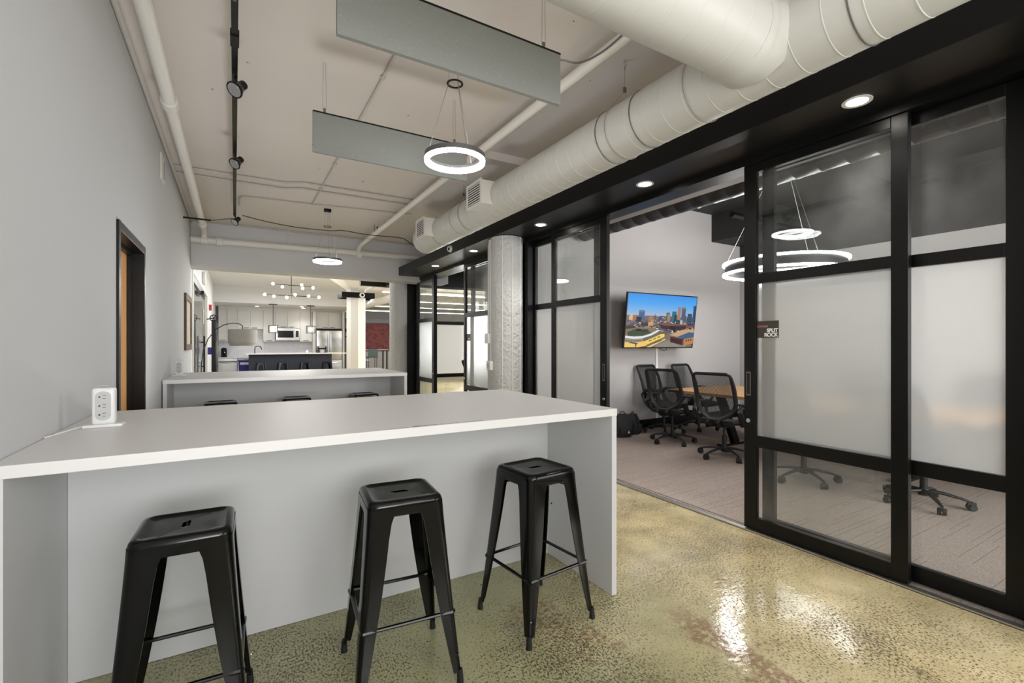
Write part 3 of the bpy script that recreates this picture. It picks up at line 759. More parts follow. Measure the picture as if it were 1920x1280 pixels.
c4 = tag(MB().tube(smooth_path([(0.10, 7.95, 3.30), (0.4, 8.02, 3.27), (0.8, 8.04, 3.24), (1.3, 8.0, 3.235), (1.5, 7.9, 3.24), (1.9, 7.9, 3.22), (2.42, 7.85, 3.22), (2.6, 7.95, 3.19), (2.9, 8.0, 3.05)]), 0.007, 8).build('hanging_cable', M['wire']), 'black cable sagging across the ceiling towards the duct end', 'cable')
c5 = thing('wire_rod', 'thin dark rod strung across the hall from the left wall', 'rod', (0, 8.2, 3.3))
MB().cyl((LW, 8.15, 3.22), (-0.30, 8.15, 3.22), 0.013, 8).build('rod_end', M['black'], c5)
MB().cyl((-0.30, 8.15, 3.22), (-0.03, 8.0, 3.25), 0.007, 8).build('rod', M['grey_metal'], c5)
MB().cyl((-0.02, 8.3, 3.24), (3.0, 8.3, 3.24), 0.004, 6).build('wire', M['thin_wire'], c5)
c6 = tag(MB().tube(smooth_path([(1.62, 2.60, 3.24), (1.74, 2.56, 3.27), (1.85, 2.51, 3.29), (1.956, 2.445, 3.267), (2.01, 2.30, 3.268), (2.03, 2.12, 3.29), (2.03, 1.9, 3.34), (2.03, 1.6, 3.40)]), 0.006, 8).build('ceiling_cable', M['grey_metal']), 'grey cable curving from the near baffle to the ceiling pipe', 'cable')

# ------------------------------------------------------------------ track lighting
tk = thing('lighting_track', 'black lighting track running along the ceiling near the left wall', 'track', (0, 3.5, 3.3))
bx(-0.018, 0.018, -3.5, 7.95, 3.28, 3.315).build('track_rail', M['black'], tk, smooth=False)
bx(-0.024, 0.024, 3.30, 3.42, 3.272, 3.318).build('joiner', M['black'], tk, smooth=False)
for yy in (2.5, 5.0, 7.7): MB().cyl((0, yy, 3.31), (0, yy, CZ), 0.006, 8).build('hanger_rod', M['black'], tk)
for yy in (2.85, 2.92): bx(-0.008, 0.008, yy, yy + 0.05, 3.277, 3.2805).build('slot_cover', M['grey_metal'], tk, smooth=False)
for (yy, lab) in ((3.78, 'nearest black spotlight on the ceiling track'), (5.32, 'middle black spotlight on the ceiling track'), (7.85, 'farthest black spotlight at the end of the ceiling track')):
    t = thing('track_spotlight', lab, 'spotlight', (0, yy, 3.28), 0, 'black spotlights on the ceiling track')
    bx(-0.014, 0.014, yy - 0.05, yy + 0.05, 3.255, 3.281).build('adapter', M['black'], t, smooth=False)
    MB().cyl((0, yy, 3.26), (0.02, yy, 3.215), 0.008, 8).build('stem', M['black'], t)
    d = Vector((-0.55, -0.45, -0.7)).normalized(); c = Vector((0.03, yy, 3.20))
    a = c - d * 0.045
    MB().tube([a, c, c + d * 0.005, c + d * 0.05], [0.030, 0.032, 0.036, 0.052], 20).build('lamp_head', M['black'], t)
    MB().tube([c + d * 0.0505, c + d * 0.06], [0.056, 0.056], 20).build('bezel', M['black'], t)
    MB().tube([c + d * 0.0602, c + d * 0.0615], [0.047, 0.046], 20).build('lens', M['steel'], t)

# ------------------------------------------------------------------ acoustic baffles
def baffle(x0, x1, y, label):
    t = thing('acoustic_baffle', label, 'acoustic baffle', ((x0 + x1) / 2, y, 2.80), 0, 'grey felt ceiling baffles')
    bx(x0, x1, y - 0.012, y + 0.012, 2.80, 3.09).build('felt_board', M['felt'], t, smooth=False)
    bx(x0 - 0.001, x1 + 0.001, y - 0.014, y + 0.014, 3.09, 3.10).build('top_channel', M['black'], t, smooth=False)
    for xx in (x0 + 0.08, x1 - 0.11):
        for s_ in (-0.012, 0.012):
            MB().tube([(xx + s_, y, 3.12), (xx + s_ * 0.7, y, CZ)], 0.0016, 5).build('wire', M['thin_wire'], t)
        bx(xx - 0.008, xx + 0.008, y - 0.004, y + 0.004, 3.10, 3.135).build('gripper', M['grey_metal'], t, smooth=False)
baffle(0.395, 1.630, 2.218, 'near grey felt baffle with black top edge, hanging top centre')
baffle(0.486, 1.705, 3.655, 'farther grey felt baffle hanging behind the near ring lamp')

# ------------------------------------------------------------------ ring pendants
def ring_pendant(x, y, label, z=2.665, r=0.205, power=None, dark=False):
    t = thing('ring_pendant', label, 'pendant lamp', (x, y, z), 0, 'round LED ring pendant lamps')
    MB().torus((x, y, z), r - 0.012, [(-0.0135, 0.012), (-0.014, 0.036), (-0.014, 0.045), (0.014, 0.045), (0.014, 0.012)], 64).build('ring_frame', M['grey_metal'] if not dark else M['black'], t)
    MB().torus((x, y, z), r - 0.012, [(-0.0145, 0.024), (-0.0135, -0.008), (0.0, -0.012), (0.0135, -0.008), (0.0145, 0.0118), (0.0, 0.0118)], 64).build('diffuser', M['led'], t)
    MB().torus((x, y, 3.20 if z > 2.5 else z + 0.5), 0.05, [(-0.007, -0.003), (-0.007, 0.003), (0.007, 0.003), (0.007, -0.003)], 32).build('spreader_ring', M['black'], t)
    zr = 3.20 if z > 2.5 else z + 0.5
    for k in range(3):
        a = 0.5 + k * 2 * PI / 3
        MB().tube([(x + (r - 0.012) * math.cos(a), y + (r - 0.012) * math.sin(a), z + 0.045), (x + 0.045 * math.cos(a), y + 0.045 * math.sin(a), zr)], 0.0022, 6).build('cable', M['thin_wire'], t)
        MB().tube([(x + 0.045 * math.cos(a), y + 0.045 * math.sin(a), zr), (x + 0.03 * math.cos(a), y + 0.03 * math.sin(a), CZ - 0.04)], 0.0016, 6).build('cable', M['thin_wire'], t)
    bx(x - 0.05, x + 0.05, y - 0.03, y + 0.03, CZ - 0.045, CZ, 0.004).build('canopy', M['black'], t)
    return t
ring_pendant(1.305, 2.98, 'bright LED ring pendant over the near white bar table')
ring_pendant(1.22, 7.60, 'small-looking LED ring pendant over the far white bar table')
ring_pendant(1.30, -1.3, 'LED ring pendant behind the photographer')  # added out of view as extra fill light

# ------------------------------------------------------------------ left wall door, picture, vent
dr = struct(MB().box(-0.775, LW + 0.014, 3.765, 3.815, 0, 2.19).box(-0.775, LW + 0.014, 4.735, 4.785, 0, 2.19).box(-0.775, LW + 0.014, 3.815, 4.735, 2.13, 2.19).build('door_1', M['black'], smooth=False, bev=0.003))
MB().box(-0.728, -0.70, 4.71, 4.735, 0.0, 2.13).box(-0.728, -0.70, 3.84, 4.71, 2.105, 2.13).build('door_stop', M['black'], dr, smooth=False)
# far side reveal is dark; the wooden leaf hangs at the room side of the frame
lf = MB().box(-0.775, -0.731, 3.818, 4.733, 0.01, 2.125).build('door_leaf', M['door_wood'], dr, smooth=False); lf['label'] = 'honey coloured wooden door leaf'
pf = thing('picture_frame', 'rustic wooden framed picture on the left wall', 'picture', (LW, 8.8, 1.32))
MB().box(LW, LW + 0.03, 8.30, 8.38, 1.32, 2.16).box(LW, LW + 0.03, 9.24, 9.32, 1.32, 2.16).box(LW, LW + 0.03, 8.38, 9.24, 1.32, 1.41).box(LW, LW + 0.03, 8.38, 9.24, 2.07, 2.16).build('frame', M['frame_wood'], pf, smooth=False, bev=0.003)
bx(LW, LW + 0.012, 8.38, 9.24, 1.41, 2.07).build('print', M['paper'], pf, smooth=False)
vt = thing('wall_vent', 'small white louvred vent high on the left wall', 'vent', (LW, 5.87, 3.06))
bx(LW, LW + 0.012, 5.76, 5.99, 3.05, 3.31, 0.003).build('vent_plate', M['white_paint'], vt, smooth=False)
bx(LW + 0.012, LW + 0.014, 5.93, 5.96, 3.09, 3.27).build('vent_slots', M['grey_metal'], vt, smooth=False)

# ------------------------------------------------------------------ bar tables
def bar_table(x0, x1, y0, y1, kick, label, zt=1.047, xl=None):
    t = thing('bar_table', label, 'table', ((x0 + x1) / 2, (y0 + y1) / 2, 0))
    bx(x0, x1, y0, y1, zt - 0.04, zt, 0.0015).build('table_top', M['laminate'], t, smooth=False)
    bx(x1 - 0.036, x1 - 0.002, y0 + 0.003, y1 - 0.003, 0.002, zt - 0.0405).build('end_panel', M['laminate_panel'], t, smooth=False)
    bx(x0 + 0.002, x0 + 0.036, y0 + 0.003, y1 - 0.003, 0.002, zt - 0.0405).build('end_panel', M['laminate_panel'], t, smooth=False)
    bx(x0 + 0.037, x1 - 0.037, kick, kick + 0.02, 0.002, zt - 0.0405).build('modesty_panel', M['laminate_panel'], t, smooth=False)
    return t
b1 = bar_table(LW + 0.003, 1.855, 1.975, 3.29, 2.605, 'near white laminate bar table with three black stools')
for z in (0.35, 0.62, 0.9):
    MB().lathe([(0.0, -0.002), (0.006, -0.002), (0.007, 0.0)], (1.819, 2.56, z), 'X', 10).build('screw_cap', M['dark_slot'], b1)
b2 = bar_table(LW + 0.008, 1.90, 5.85, 7.28, 6.48, 'second white laminate bar table, farther down the hall')
# worn tape remains on the near table edge
tp = thing('tape_residue', 'torn strip of clear tape residue on the near table edge', 'tape', (0.9, 2.0, 1.047))
tape_m = mat('tape_film', rgb(214, 212, 210), 0.25, var=0.2, vscale=60)
MB().box(0.55, 0.66, 1.985, 1.999, 1.047, 1.04725).box(0.672, 0.79, 1.983, 2.012, 1.047, 1.04725).box(0.80, 1.02, 1.985, 2.005, 1.047, 1.04725).build('tape_film', tape_m, tp, smooth=False)
sm = MB()
for k in range(60):
    xx = random.uniform(0.68, 1.01); yy = random.uniform(1.988, 2.004); sm.obox((xx, yy, 1.0476), random.uniform(.003, .010), random.uniform(.001, .003), 0.0003, rz=random.uniform(-.5, .5))
o = sm.build('tape_specks', mat('tape_dirt', rgb(120, 116, 110), 0.8), tp, smooth=False)
o['kind'] = 'stuff'

# power towers
def power_tower(x, y, z, rz, label):
    t = thing('power_tower', label, 'power strip', (x, y, z), rz, 'white power towers on the bar tables')
    MB().box(-0.068, 0.068, -0.04, 0.04, 0.0, 0.014, 0.006).build('base', M['white_plastic'], t, local=True)
    MB().box(-0.040, 0.040, -0.026, 0.026, 0.012, 0.172, 0.014, seg=4).build('body', M['white_plastic'], t, local=True)
    # grey face plate (stadium)
    pts = []
    for k in range(13): a = PI * k / 12; pts.append((0.027 * math.cos(a), -0.0262, 0.135 + 0.022 * math.sin(a)))
    for k in range(13): a = PI + PI * k / 12; pts.append((0.027 * math.cos(a), -0.0262, 0.052 + 0.022 * math.sin(a)))
    fp = MB().poly(pts, Vector((0, -0.0015, 0))).build('face_plate', M['grey_plastic'], t, local=True, smooth=False)
    for z_ in (0.055, 0.094, 0.133):
        m = MB()
        m.box(-0.002, 0.010, -0.0285, -0.0275, z_ + 0.006, z_ + 0.0078).box(-0.001, 0.009, -0.0285, -0.0275, z_ - 0.0075, z_ - 0.0058)
        m.lathe([(0.0, -0.0285), (0.0034, -0.0285), (0.0034, -0.0275)], (-0.012, 0, z_), 'Y', 10)
        m.build('outlet', M['dark_slot'], fp, local=True, smooth=False)
    MB().box(-0.018, 0.014, -0.008, 0.008, 0.178, 0.182, 0.002).build('power_switch', M['grey_plastic'], t, local=True)
    return t
pt1 = power_tower(-0.495, 2.70, 1.047, 0.0, 'white power tower with three outlets on the near bar table')
MB().tube([(-0.560, 2.69, 1.055), (-0.58, 2.66, 1.053), (-0.598, 2.60, 1.051), (-0.61, 2.54, 1.051), (-0.618, 2.50, 1.051), (-0.628, 2.47, 1.051)], 0.0035, 8).build('power_cord', M['white_plastic'], pt1)
power_tower(-0.55, 6.60, 1.047, 0.0, 'white power tower on the far bar table')

# ------------------------------------------------------------------ stools
def make_stool(x, y, rz, label, group):
    t = thing('bar_stool', label, 'stool', (x, y, 0), rz, group)
    mt = M['black_gloss']
    def rr(w, r, z, n=5):
        pts = []
        for cx, cy, a0 in ((1, 1, 0), (-1, 1, 90), (-1, -1, 180), (1, -1, 270)):
            for k in range(n + 1):
                a = math.radians(a0 + 90 * k / n)
                pts.append((cx * (w - r) + r * math.cos(a), cy * (w - r) + r * math.sin(a), z))
        return pts
    W = 0.155
    m = MB()
    # seat: outer skirt, rolled rim, recessed dish with a handle slot
    slot = []
    for k in range(24):
        f = k / 24
        a = 2 * PI * (k + 0.5) / 24
        slot.append((0.045 * (1 if math.cos(a) > 0 else -1) * abs(math.cos(a)) ** 0.35, 0.013 * (1 if math.sin(a) > 0 else -1) * abs(math.sin(a)) ** 0.6, 0.757))
    rings = [rr(W, 0.042, 0.722), rr(W, 0.042, 0.745), rr(W - 0.003, 0.04, 0.756), rr(W - 0.009, 0.037, 0.762), rr(W - 0.022, 0.032, 0.765), rr(W - 0.028, 0.03, 0.7635), rr(W - 0.034, 0.028, 0.759), rr(W - 0.06, 0.025, 0.7575)]
    # dish to slot: 24-vertex slot matches 24-vertex ring
    last = rr(W - 0.06, 0.025, 0.7575)
    # reorder slot to start near angle of first ring vertex
    import math as _m
    def ang(p): return _m.atan2(p[1], p[0])
    slot.sort(key=lambda p: (ang(p) - ang(last[0]) + 1e-6) % (2 * PI))
    s2 = [(p[0], p[1], 0.735) for p in slot]
    rings += [slot, s2]
    m.loft(rings, cap=False)
    seat = m.build('seat', mt, t, local=True)
    # folded skirt band below the rim
    m = MB(); m.loft([rr(W + 0.0015, 0.042, 0.742), rr(W + 0.002, 0.043, 0.738), rr(W + 0.002, 0.043, 0.706), rr(W - 0.002, 0.04, 0.706)], cap=False)
    m.build('skirt', mt, t, local=True)
    # legs
    for sx in (-1, 1):
        for sy in (-1, 1):
            rings = []
            for i in range(13):
                f = i / 12
                z = 0.738 - f * (0.738 - 0.045)
                out = (W + 0.001) + (0.212 - W) * (f ** 1.12)
                wd = 0.094 * (1 - f) + 0.034 * f + 0.008 * math.sin(f * PI)
                if f < 0.1: wd += 0.02 * (1 - f / 0.1)
                rc = 0.036 * (1 - f) + 0.015 * f
                th = 0.004 + 0.004 * f
                # L-shaped section with rounded corner: outer path then inner path
                outer = [(out - wd, out)] + [(out - rc + rc * math.cos(a), out - rc + rc * math.sin(a)) for a in [PI / 2 - PI / 2 * k / 5 for k in range(6)]] + [(out, out - wd)]
                inner = [(out - th, out - wd)] + [(out - rc + (rc - th) * math.cos(a), out - rc + (rc - th) * math.sin(a)) for a in [PI / 2 * k / 5 for k in range(6)]] + [(out - wd, out - th)]
                rings.append([(sx * px, sy * py, z) for px, py in outer + inner])
            leg = MB().loft(rings).build('leg', mt, t, local=True)
            MB().tube([(sx * 0.206, sy * 0.206, 0.055), (sx * 0.208, sy * 0.208, 0.018), (sx * 0.208, sy * 0.208, 0.0)], [0.012, 0.0135, 0.015], 12).build('rubber_foot', M['rubber'], leg, local=True)
            MB().lathe([(0, 0), (0.004, 0), (0.004, 0.002), (0, 0.003)], (sx * 0.2, sy * 0.213, 0.12), 'Y', 8).build('rivet', M['chrome'], leg, local=True)
    # foot rests at z ~0.29
    q = 0.182
    for (a, b) in (((-q, -q), (q, -q)), ((q, -q), (q, q)), ((q, q), (-q, q)), ((-q, q), (-q, -q))):
        A = Vector((a[0], a[1], 0.285)); B = Vector((b[0], b[1], 0.285)); d = (B - A).normalized()
        MB().tube([A, A + d * 0.03, A + d * 0.05, B - d * 0.05, B - d * 0.03, B], [0.014, 0.013, 0.0092, 0.0092, 0.013, 0.014], 8, ell=(0.8, 1)).build('footrest', mt, t, local=True)
    # cross straps below the seat
    for s_ in (-1, 1):
        MB().tube([(-0.145, s_ * -0.145, 0.665), (-0.06, s_ * -0.06, 0.69), (0, 0, 0.697 + 0.003 * s_), (0.06, s_ * 0.06, 0.69), (0.145, s_ * 0.145, 0.665)], 0.009, 6, ell=(0.35, 1)).build('brace', mt, t, local=True)
    return t
G1 = 'black metal stools at the near bar table'
st = make_stool(-0.150, 2.05, math.radians(88), 'leftmost near black metal stool, cut off by the bottom edge', G1)
s2_ = dup(st, (0.622, 2.022, 0), math.radians(-5), 'middle near black metal stool in front of the near bar table', G1)
s3_ = dup(st, (1.358, 2.058, 0), math.radians(6), 'right near black metal stool beside the table end panel', G1)
for o_ in (s2_, s3_): o_.scale = (1, 1, 1.012)
G2 = 'black stool seats at the far bar table'
q1 = dup(st, (-0.13, 6.09, 0), 0.03, 'left black stool at the far bar table', G2)
q2 = dup(st, (0.635, 6.15, 0), -0.03, 'middle black stool at the far bar table', G2)
q3 = dup(st, (1.435, 6.19, 0), 0.06, 'right black stool at the far bar table', G2)
for o_ in (q1, q2, q3): o_.scale = (1, 1, 1.015)
G3 = 'black stools at the navy kitchen island'
for k, (xx, nm) in enumerate(((0.77, 'first black stool from the left at the navy island'), (1.455, 'second black stool from the left at the navy island'), (2.17, 'third black stool from the left at the navy island'), (2.93, 'last black stool at the right end of the navy island'))):
    dup(st, (xx, 18.35, 0), 0.0, nm, G3)

st.scale = (0.955, 0.955, 1.008)
# ------------------------------------------------------------------ meeting room
tb = thing('meeting_table', 'long oak topped meeting table on black slanted legs', 'table', (6.25, 3.2, 0))
bx(5.55, 6.95, 1.45, 4.85, 0.702, 0.742, 0.003).build('table_top', M['oak'], tb, smooth=False)
for yy in (4.1, 2.1):
    m = MB()
    for s_ in (-1, 1):
        x_in = 6.25 + s_ * 0.50; x_out = 6.25 + s_ * 0.16
        m.loft([[(x_out - 0.06, yy - 0.035, 0.006), (x_out + 0.06, yy - 0.035, 0.006), (x_out + 0.06, yy + 0.035, 0.006), (x_out - 0.06, yy + 0.035, 0.006)],
                [(x_in - 0.06, yy - 0.035, 0.70), (x_in + 0.06, yy - 0.035, 0.70), (x_in + 0.06, yy + 0.035, 0.70), (x_in - 0.06, yy + 0.035, 0.70)]])
    m.build('leg', M['black'], tb, smooth=False)
    bx(5.75, 6.75, yy - 0.05, yy + 0.05, 0.006, 0.036).build('foot_bar', M['black'], tb, smooth=False)
bx(5.53, 5.55, 4.55, 4.82, 0.705, 0.735).build('outlet_strip', M['bronze'], tb, smooth=False)

def make_chair(x, y, rz, label):
    """sitter looks along local +X"""
    t = thing('office_chair', label, 'office chair', (x, y, 0.006), rz, 'black mesh office chairs')
    bp = M['black_plastic']
    # base star
    m = MB(); m.lathe([(0.0, 0.075), (0.04, 0.075), (0.045, 0.10), (0.035, 0.135), (0.0, 0.135)], n=16)
    base = m.build('base_hub', bp, t, local=True)
    for k in range(5):
        a = 2 * PI * k / 5 + 0.35
        c_, s_ = math.cos(a), math.sin(a)
        MB().tube([(0.03 * c_, 0.03 * s_, 0.115), (0.12 * c_, 0.12 * s_, 0.112), (0.24 * c_, 0.24 * s_, 0.088), (0.30 * c_, 0.30 * s_, 0.07)], [0.026, 0.023, 0.018, 0.014], 8, ell=(0.65, 1)).build('base_arm', bp, t, local=True)
        cx, cy = 0.305 * c_, 0.305 * s_
        ca = a + 0.9 * k
        nx, ny = -math.sin(ca), math.cos(ca)
        cs = MB()
        for sg_ in (-1, 1):
            o_ = 0.012 * sg_
            p0 = Vector((cx + nx * (o_ - 0.008 * sg_ * 0), cy + ny * o_, 0.029)); p1 = p0 + Vector((nx, ny, 0)) * 0.018 * sg_
            p0 = p0 - Vector((nx, ny, 0)) * 0.009 * sg_
            cs.tube([p0, p1], [0.030, 0.027], 16)
        cs.tube([(cx, cy, 0.04), (cx, cy, 0.075)], 0.012, 8)
        cs.obox((cx, cy, 0.05), 0.062, 0.022, 0.03, rz=ca)
        cs.build('caster', M['rubber'], t, local=True)
    MB().tube([(0, 0, 0.13), (0, 0, 0.27), (0, 0, 0.272), (0, 0, 0.40)], [0.027, 0.027, 0.015, 0.015], 12).build('gas_lift', bp, t, local=True)
    MB().box(-0.11, 0.10, -0.08, 0.08, 0.38, 0.425, 0.012).build('tilt_mechanism', bp, t, local=True)
    # seat: lofted cushion
    rings = []
    for i in range(9):
        f = i / 8; xx = -0.22 + 0.47 * f
        hw = 0.245 - 0.03 * (2 * f - 1) ** 4
        zc = 0.455 + 0.012 * math.cos(f * 5) - (0.03 * max(0, f - 0.8) / 0.2)
        rings.append([(xx, -hw, zc), (xx, -hw * 0.9, zc + 0.022), (xx, 0, zc + 0.012), (xx, hw * 0.9, zc + 0.022), (xx, hw, zc), (xx, hw * 0.9, zc - 0.028), (xx, 0, zc - 0.035), (xx, -hw * 0.9, zc - 0.028)])
    MB().loft(rings).build('seat', M['bag'], t, local=True)
    # back: closed loop frame, leaning back
    def bx_of(z):
        if z > 0.66: f = (z - 0.66) / 0.39; return -0.20 - 0.15 * f - 0.02 * math.sin(f * PI) * -1
        f = (0.66 - z) / 0.17; return -0.20 - 0.07 * f * f
    def hw_of(z):
        if z > 0.66: return 0.235 - 0.005 * (z - 0.66) / 0.39
        f = (0.66 - z) / 0.17; return 0.235 * (1 - f ** 2.0) ** 0.55 if f < 1 else 0.0
    half = [(0.19, 1.05), (0.222, 1.035), (0.232, 1.0), (0.234, 0.92), (0.236, 0.84), (0.236, 0.76), (0.234, 0.68), (0.218, 0.63), (0.185, 0.585), (0.13, 0.54), (0.06, 0.50)]
    loop = [(bx_of(z), u, z) for u, z in half] + [(bx_of(z), -u, z) for u, z in half[::-1]]
    MB().tube(loop, [0.019 if z > 0.98 else 0.025 for _, _, z in loop] , 8, closed=True, ell=(1, 1.15)).build('back_frame', bp, t, local=True)
    m = MB(); rows = []
    for i in range(14):
        z = 0.53 + 0.515 * i / 13
        hw = 0.222 if 0.66 < z < 1.02 else (0.205 if z >= 1.02 else 0.222 - 0.13 * (0.66 - z) / 0.13 * 0.9)
        rows.append([m.bm.verts.new((bx_of(z) - 0.012 * math.cos((2 * j / 8 - 1) * PI / 2), hw * (2 * j / 8 - 1), z)) for j in range(9)])
    for a_, b_ in zip(rows[:-1], rows[1:]):
        for j in range(8): m.bm.faces.new((a_[j], a_[j + 1], b_[j + 1], b_[j]))
    m.build('mesh_back', M['mesh'], t, local=True)
    def bpnt(u, z): return (bx_of(z), u, z)
    # back support: pair of struts curving under the seat
    for s_ in (-1, 1):
        MB().tube([bpnt(0.07 * s_, 0.505), (-0.31, 0.06 * s_, 0.47), (-0.24, 0.05 * s_, 0.42), (-0.08, 0.04 * s_, 0.405)], [0.018, 0.02, 0.02, 0.016], 8, ell=(0.7, 1.2)).build('back_strut', bp, t, local=True)
        y_ = 0.275 * s_
        # arm: teardrop loop + pad
        MB().tube([(-0.02, y_ * 0.8, 0.41), (-0.05, y_, 0.43), (-0.16, y_ * 1.03, 0.50), (-0.21, y_ * 1.03, 0.60), (-0.17, y_ * 1.03, 0.665), (-0.08, y_, 0.675), (0.02, y_, 0.66), (0.08, y_, 0.60), (0.09, y_, 0.52), (0.05, y_, 0.44), (-0.02, y_ * 0.98, 0.42)], [0.016, 0.022, 0.024, 0.022, 0.018, 0.016, 0.016, 0.016, 0.018, 0.02, 0.016], 8, ell=(0.8, 1.5)).build('arm_loop', bp, t, local=True)
        MB().box(-0.17, 0.10, y_ - 0.042, y_ + 0.042, 0.672, 0.695, 0.01).build('arm_pad', bp, t, local=True)
    return t
ch = make_chair(5.40, 4.62, math.radians(14), 'black mesh office chair nearest the bags, at the table corner')
def chair(x, y, deg, lab): return dup(ch, (x, y, 0.006), math.radians(deg), lab)
chair(5.24, 3.68, 10, 'black mesh office chair beside the open doorway edge, front of the table')
chair(5.90, 5.22, -82, 'black mesh office chair at the table head, half hidden behind another')
chair(6.62, 5.14, -86, 'black mesh office chair at the table head under the screen')
chair(5.06, 2.64, 5, 'office chair behind the frosted door with the name sign')
chair(5.24, 1.72, -16, 'office chair behind the rightmost glass panel')
chair(6.3, 0.95, 80, 'office chair at the near end of the meeting table, far right')
for yy, lab in ((4.1, 'office chair on the far side of the table, by the TV end'), (2.9, 'office chair on the far side of the table, middle'), (1.8, 'office chair on the far side of the table, right end')):
    chair(7.25, yy, 180, lab)

# television
tv = thing('wall_television', 'flat screen television on an arm showing a city skyline', 'television', (5.88, 5.25, 1.40))
ang_t = math.radians(7)
TM = Matrix.Translation((5.885, 5.24, 1.775)) @ Matrix.Rotation(math.radians(-1.2), 4, 'Z') @ Matrix.Rotation(math.radians(7), 4, 'X')
TW, TH = 1.555, 0.865
m = MB(); m.box(-TW / 2, TW / 2, 0, 0.035, -TH / 2, TH / 2, 0.004); m.bm.transform(TM); m.build('casing', M['black'], tv, smooth=False)
# picture on the screen
def screen():
    bm = bmesh.new(); cl = bm.loops.layers.color.new('col')
    W, Hh = TW - 0.03, TH - 0.035
    lay = [0.0006]
    def P(u, v, yy): return (-W / 2 + W * u, -yy, Hh / 2 - Hh * v)
    def poly(pts, cols, step=True):
        if step: lay[0] += 0.00001
        vs = [bm.verts.new(P(u, v, lay[0])) for u, v in pts]
        f = bm.faces.new(vs)
        for i, lp in enumerate(f.loops):
            c = cols[i] if isinstance(cols, list) else cols
            lp[cl] = (c[0] / 255, c[1] / 255, c[2] / 255, 1)
    def rect(u0, v0, u1, v1, c): poly([(u0, v0), (u1, v0), (u1, v1), (u0, v1)], c)
    rnd = random.Random(3)
    sky = [(0, (50, 145, 232)), (0.18, (78, 165, 238)), (0.33, (135, 180, 225)), (0.40, (175, 185, 205))]
    for (a, ca), (b, cb_) in zip(sky[:-1], sky[1:]): poly([(0, a), (1, a), (1, b), (0, b)], [ca, ca, cb_, cb_])
    poly([(0, .40), (1, .40), (1, 1), (0, 1)], [(120, 112, 120), (90, 90, 105), (70, 62, 55), (110, 100, 90)])
    pal = [(190, 150, 110), (120, 90, 75), (60, 70, 90), (45, 50, 70), (210, 190, 165), (85, 60, 55), (150, 70, 60), (225, 220, 210), (70, 90, 110), (160, 130, 95), (35, 38, 48)]
    for k in range(420):
        v = 0.395 + 0.30 * rnd.random() ** 1.2; u = rnd.random(); s = 0.006 + 0.055 * (v - 0.38)
        c = rnd.choice(pal); w_ = s * rnd.uniform(.7, 2.2); h_ = s * rnd.uniform(.8, 2.2)
        rect(u, v - h_ * .5, min(1, u + w_), v + h_ * .5, c)
    tw = [(.16, .31, .24, .50, (72, 100, 135)), (.165, .30, .225, .34, (90, 125, 160)), (.55, .33, .60, .48, (70, 75, 85)), (.565, .35, .61, .5, (150, 130, 110)), (.635, .30, .70, .50, (38, 105, 120)), (.67, .36, .71, .5, (25, 60, 75)),
          (.715, .21, .765, .48, (168, 130, 112)), (.778, .22, .84, .50, (88, 95, 110)), (.79, .195, .825, .25, (150, 130, 120)), (.83, .37, .86, .5, (60, 95, 125)), (.875, .33, .945, .52, (52, 72, 95)), (.955, .17, 1, .50, (24, 62, 98)), (.955, .17, .97, .50, (46, 92, 130)),
          (.12, .43, .20, .52, (40, 48, 60)), (.08, .40, .13, .50, (160, 110, 85)), (.03, .41, .08, .49, (215, 185, 140)), (.30, .42, .36, .50, (170, 120, 85)), (.44, .40, .49, .48, (60, 80, 110)), (.385, .36, .391, .5, (40, 40, 60)),
          (.20, .53, .30, .60, (60, 62, 66)), (.30, .52, .37, .59, (205, 160, 105)), (.70, .46, .76, .55, (40, 70, 90)), (.77, .46, .80, .55, (190, 195, 190))]
    for a in tw: rect(*a)
    for k in range(14): rect(.718, .22 + k * .018, .762, .225 + k * .018, (140, 105, 92))
    for k in range(5): rect(.782 + k * .012, .22, .785 + k * .012, .48, (60, 66, 82))
    poly([(.46, .57), (.58, .535), (.86, .55), (.87, .63), (.78, .67), (.50, .64)], (60, 38, 40))
    poly([(.48, .565), (.58, .535), (.86, .55), (.85, .575), (.55, .585)], (120, 78, 72))
    poly([(.62, .59), (.70, .60), (.70, .67), (.60, .65)], (30, 26, 36))
    # street and rail area
    poly([(.40, .86), (.62, .72), (.72, .76), (.98, .96), (.98, 1), (.28, 1)], (120, 108, 92))
    poly([(.45, .95), (.62, .86), (.90, .97), (.90, 1), (.42, 1)], (140, 135, 122))
    poly([(.30, 1), (.55, .84), (.58, .85), (.36, 1)], (225, 200, 140))
    poly([(.20, 1), (.50, .86), (.53, .87), (.28, 1)], (120, 88, 62))
    # warehouse right
    poly([(.62, .76), (.80, .66), (1, .64), (1, .70), (.84, .82)], (196, 160, 122))
    poly([(.74, .80), (.92, .70), (1, .71), (1, .80), (.86, .84)], (62, 92, 128))
    poly([(.64, .79), (.84, .84), (.84, .97), (.64, .90)], (78, 36, 42))
    poly([(.85, .84), (1, .80), (1, .93), (.86, .97)], (186, 128, 78))
    for k in range(4): rect(.665 + k * .04, .83 + k * .012, .69 + k * .04, .89 + k * .012, (44, 26, 36))
    for k in range(3): rect(.88 + k * .035, .85 - k * .008, .90 + k * .035, .89 - k * .008, (90, 60, 50))
    # stadium: far stands, bowl, canopy ring, facade
    poly([(0, .66), (.12, .62), (.34, .62), (.47, .66), (.44, .74), (.30, .79), (0, .80)], (128, 118, 92))
    poly([(.02, .72), (.12, .66), (.28, .66), (.36, .72), (.24, .78), (.04, .79)], (64, 78, 62))
    rect(.14, .65, .21, .70, (36, 34, 38)); rect(.22, .66, .31, .71, (52, 58, 52))
    poly([(0, .60), (.10, .585), (.14, .64), (0, .66)], (66, 62, 62))
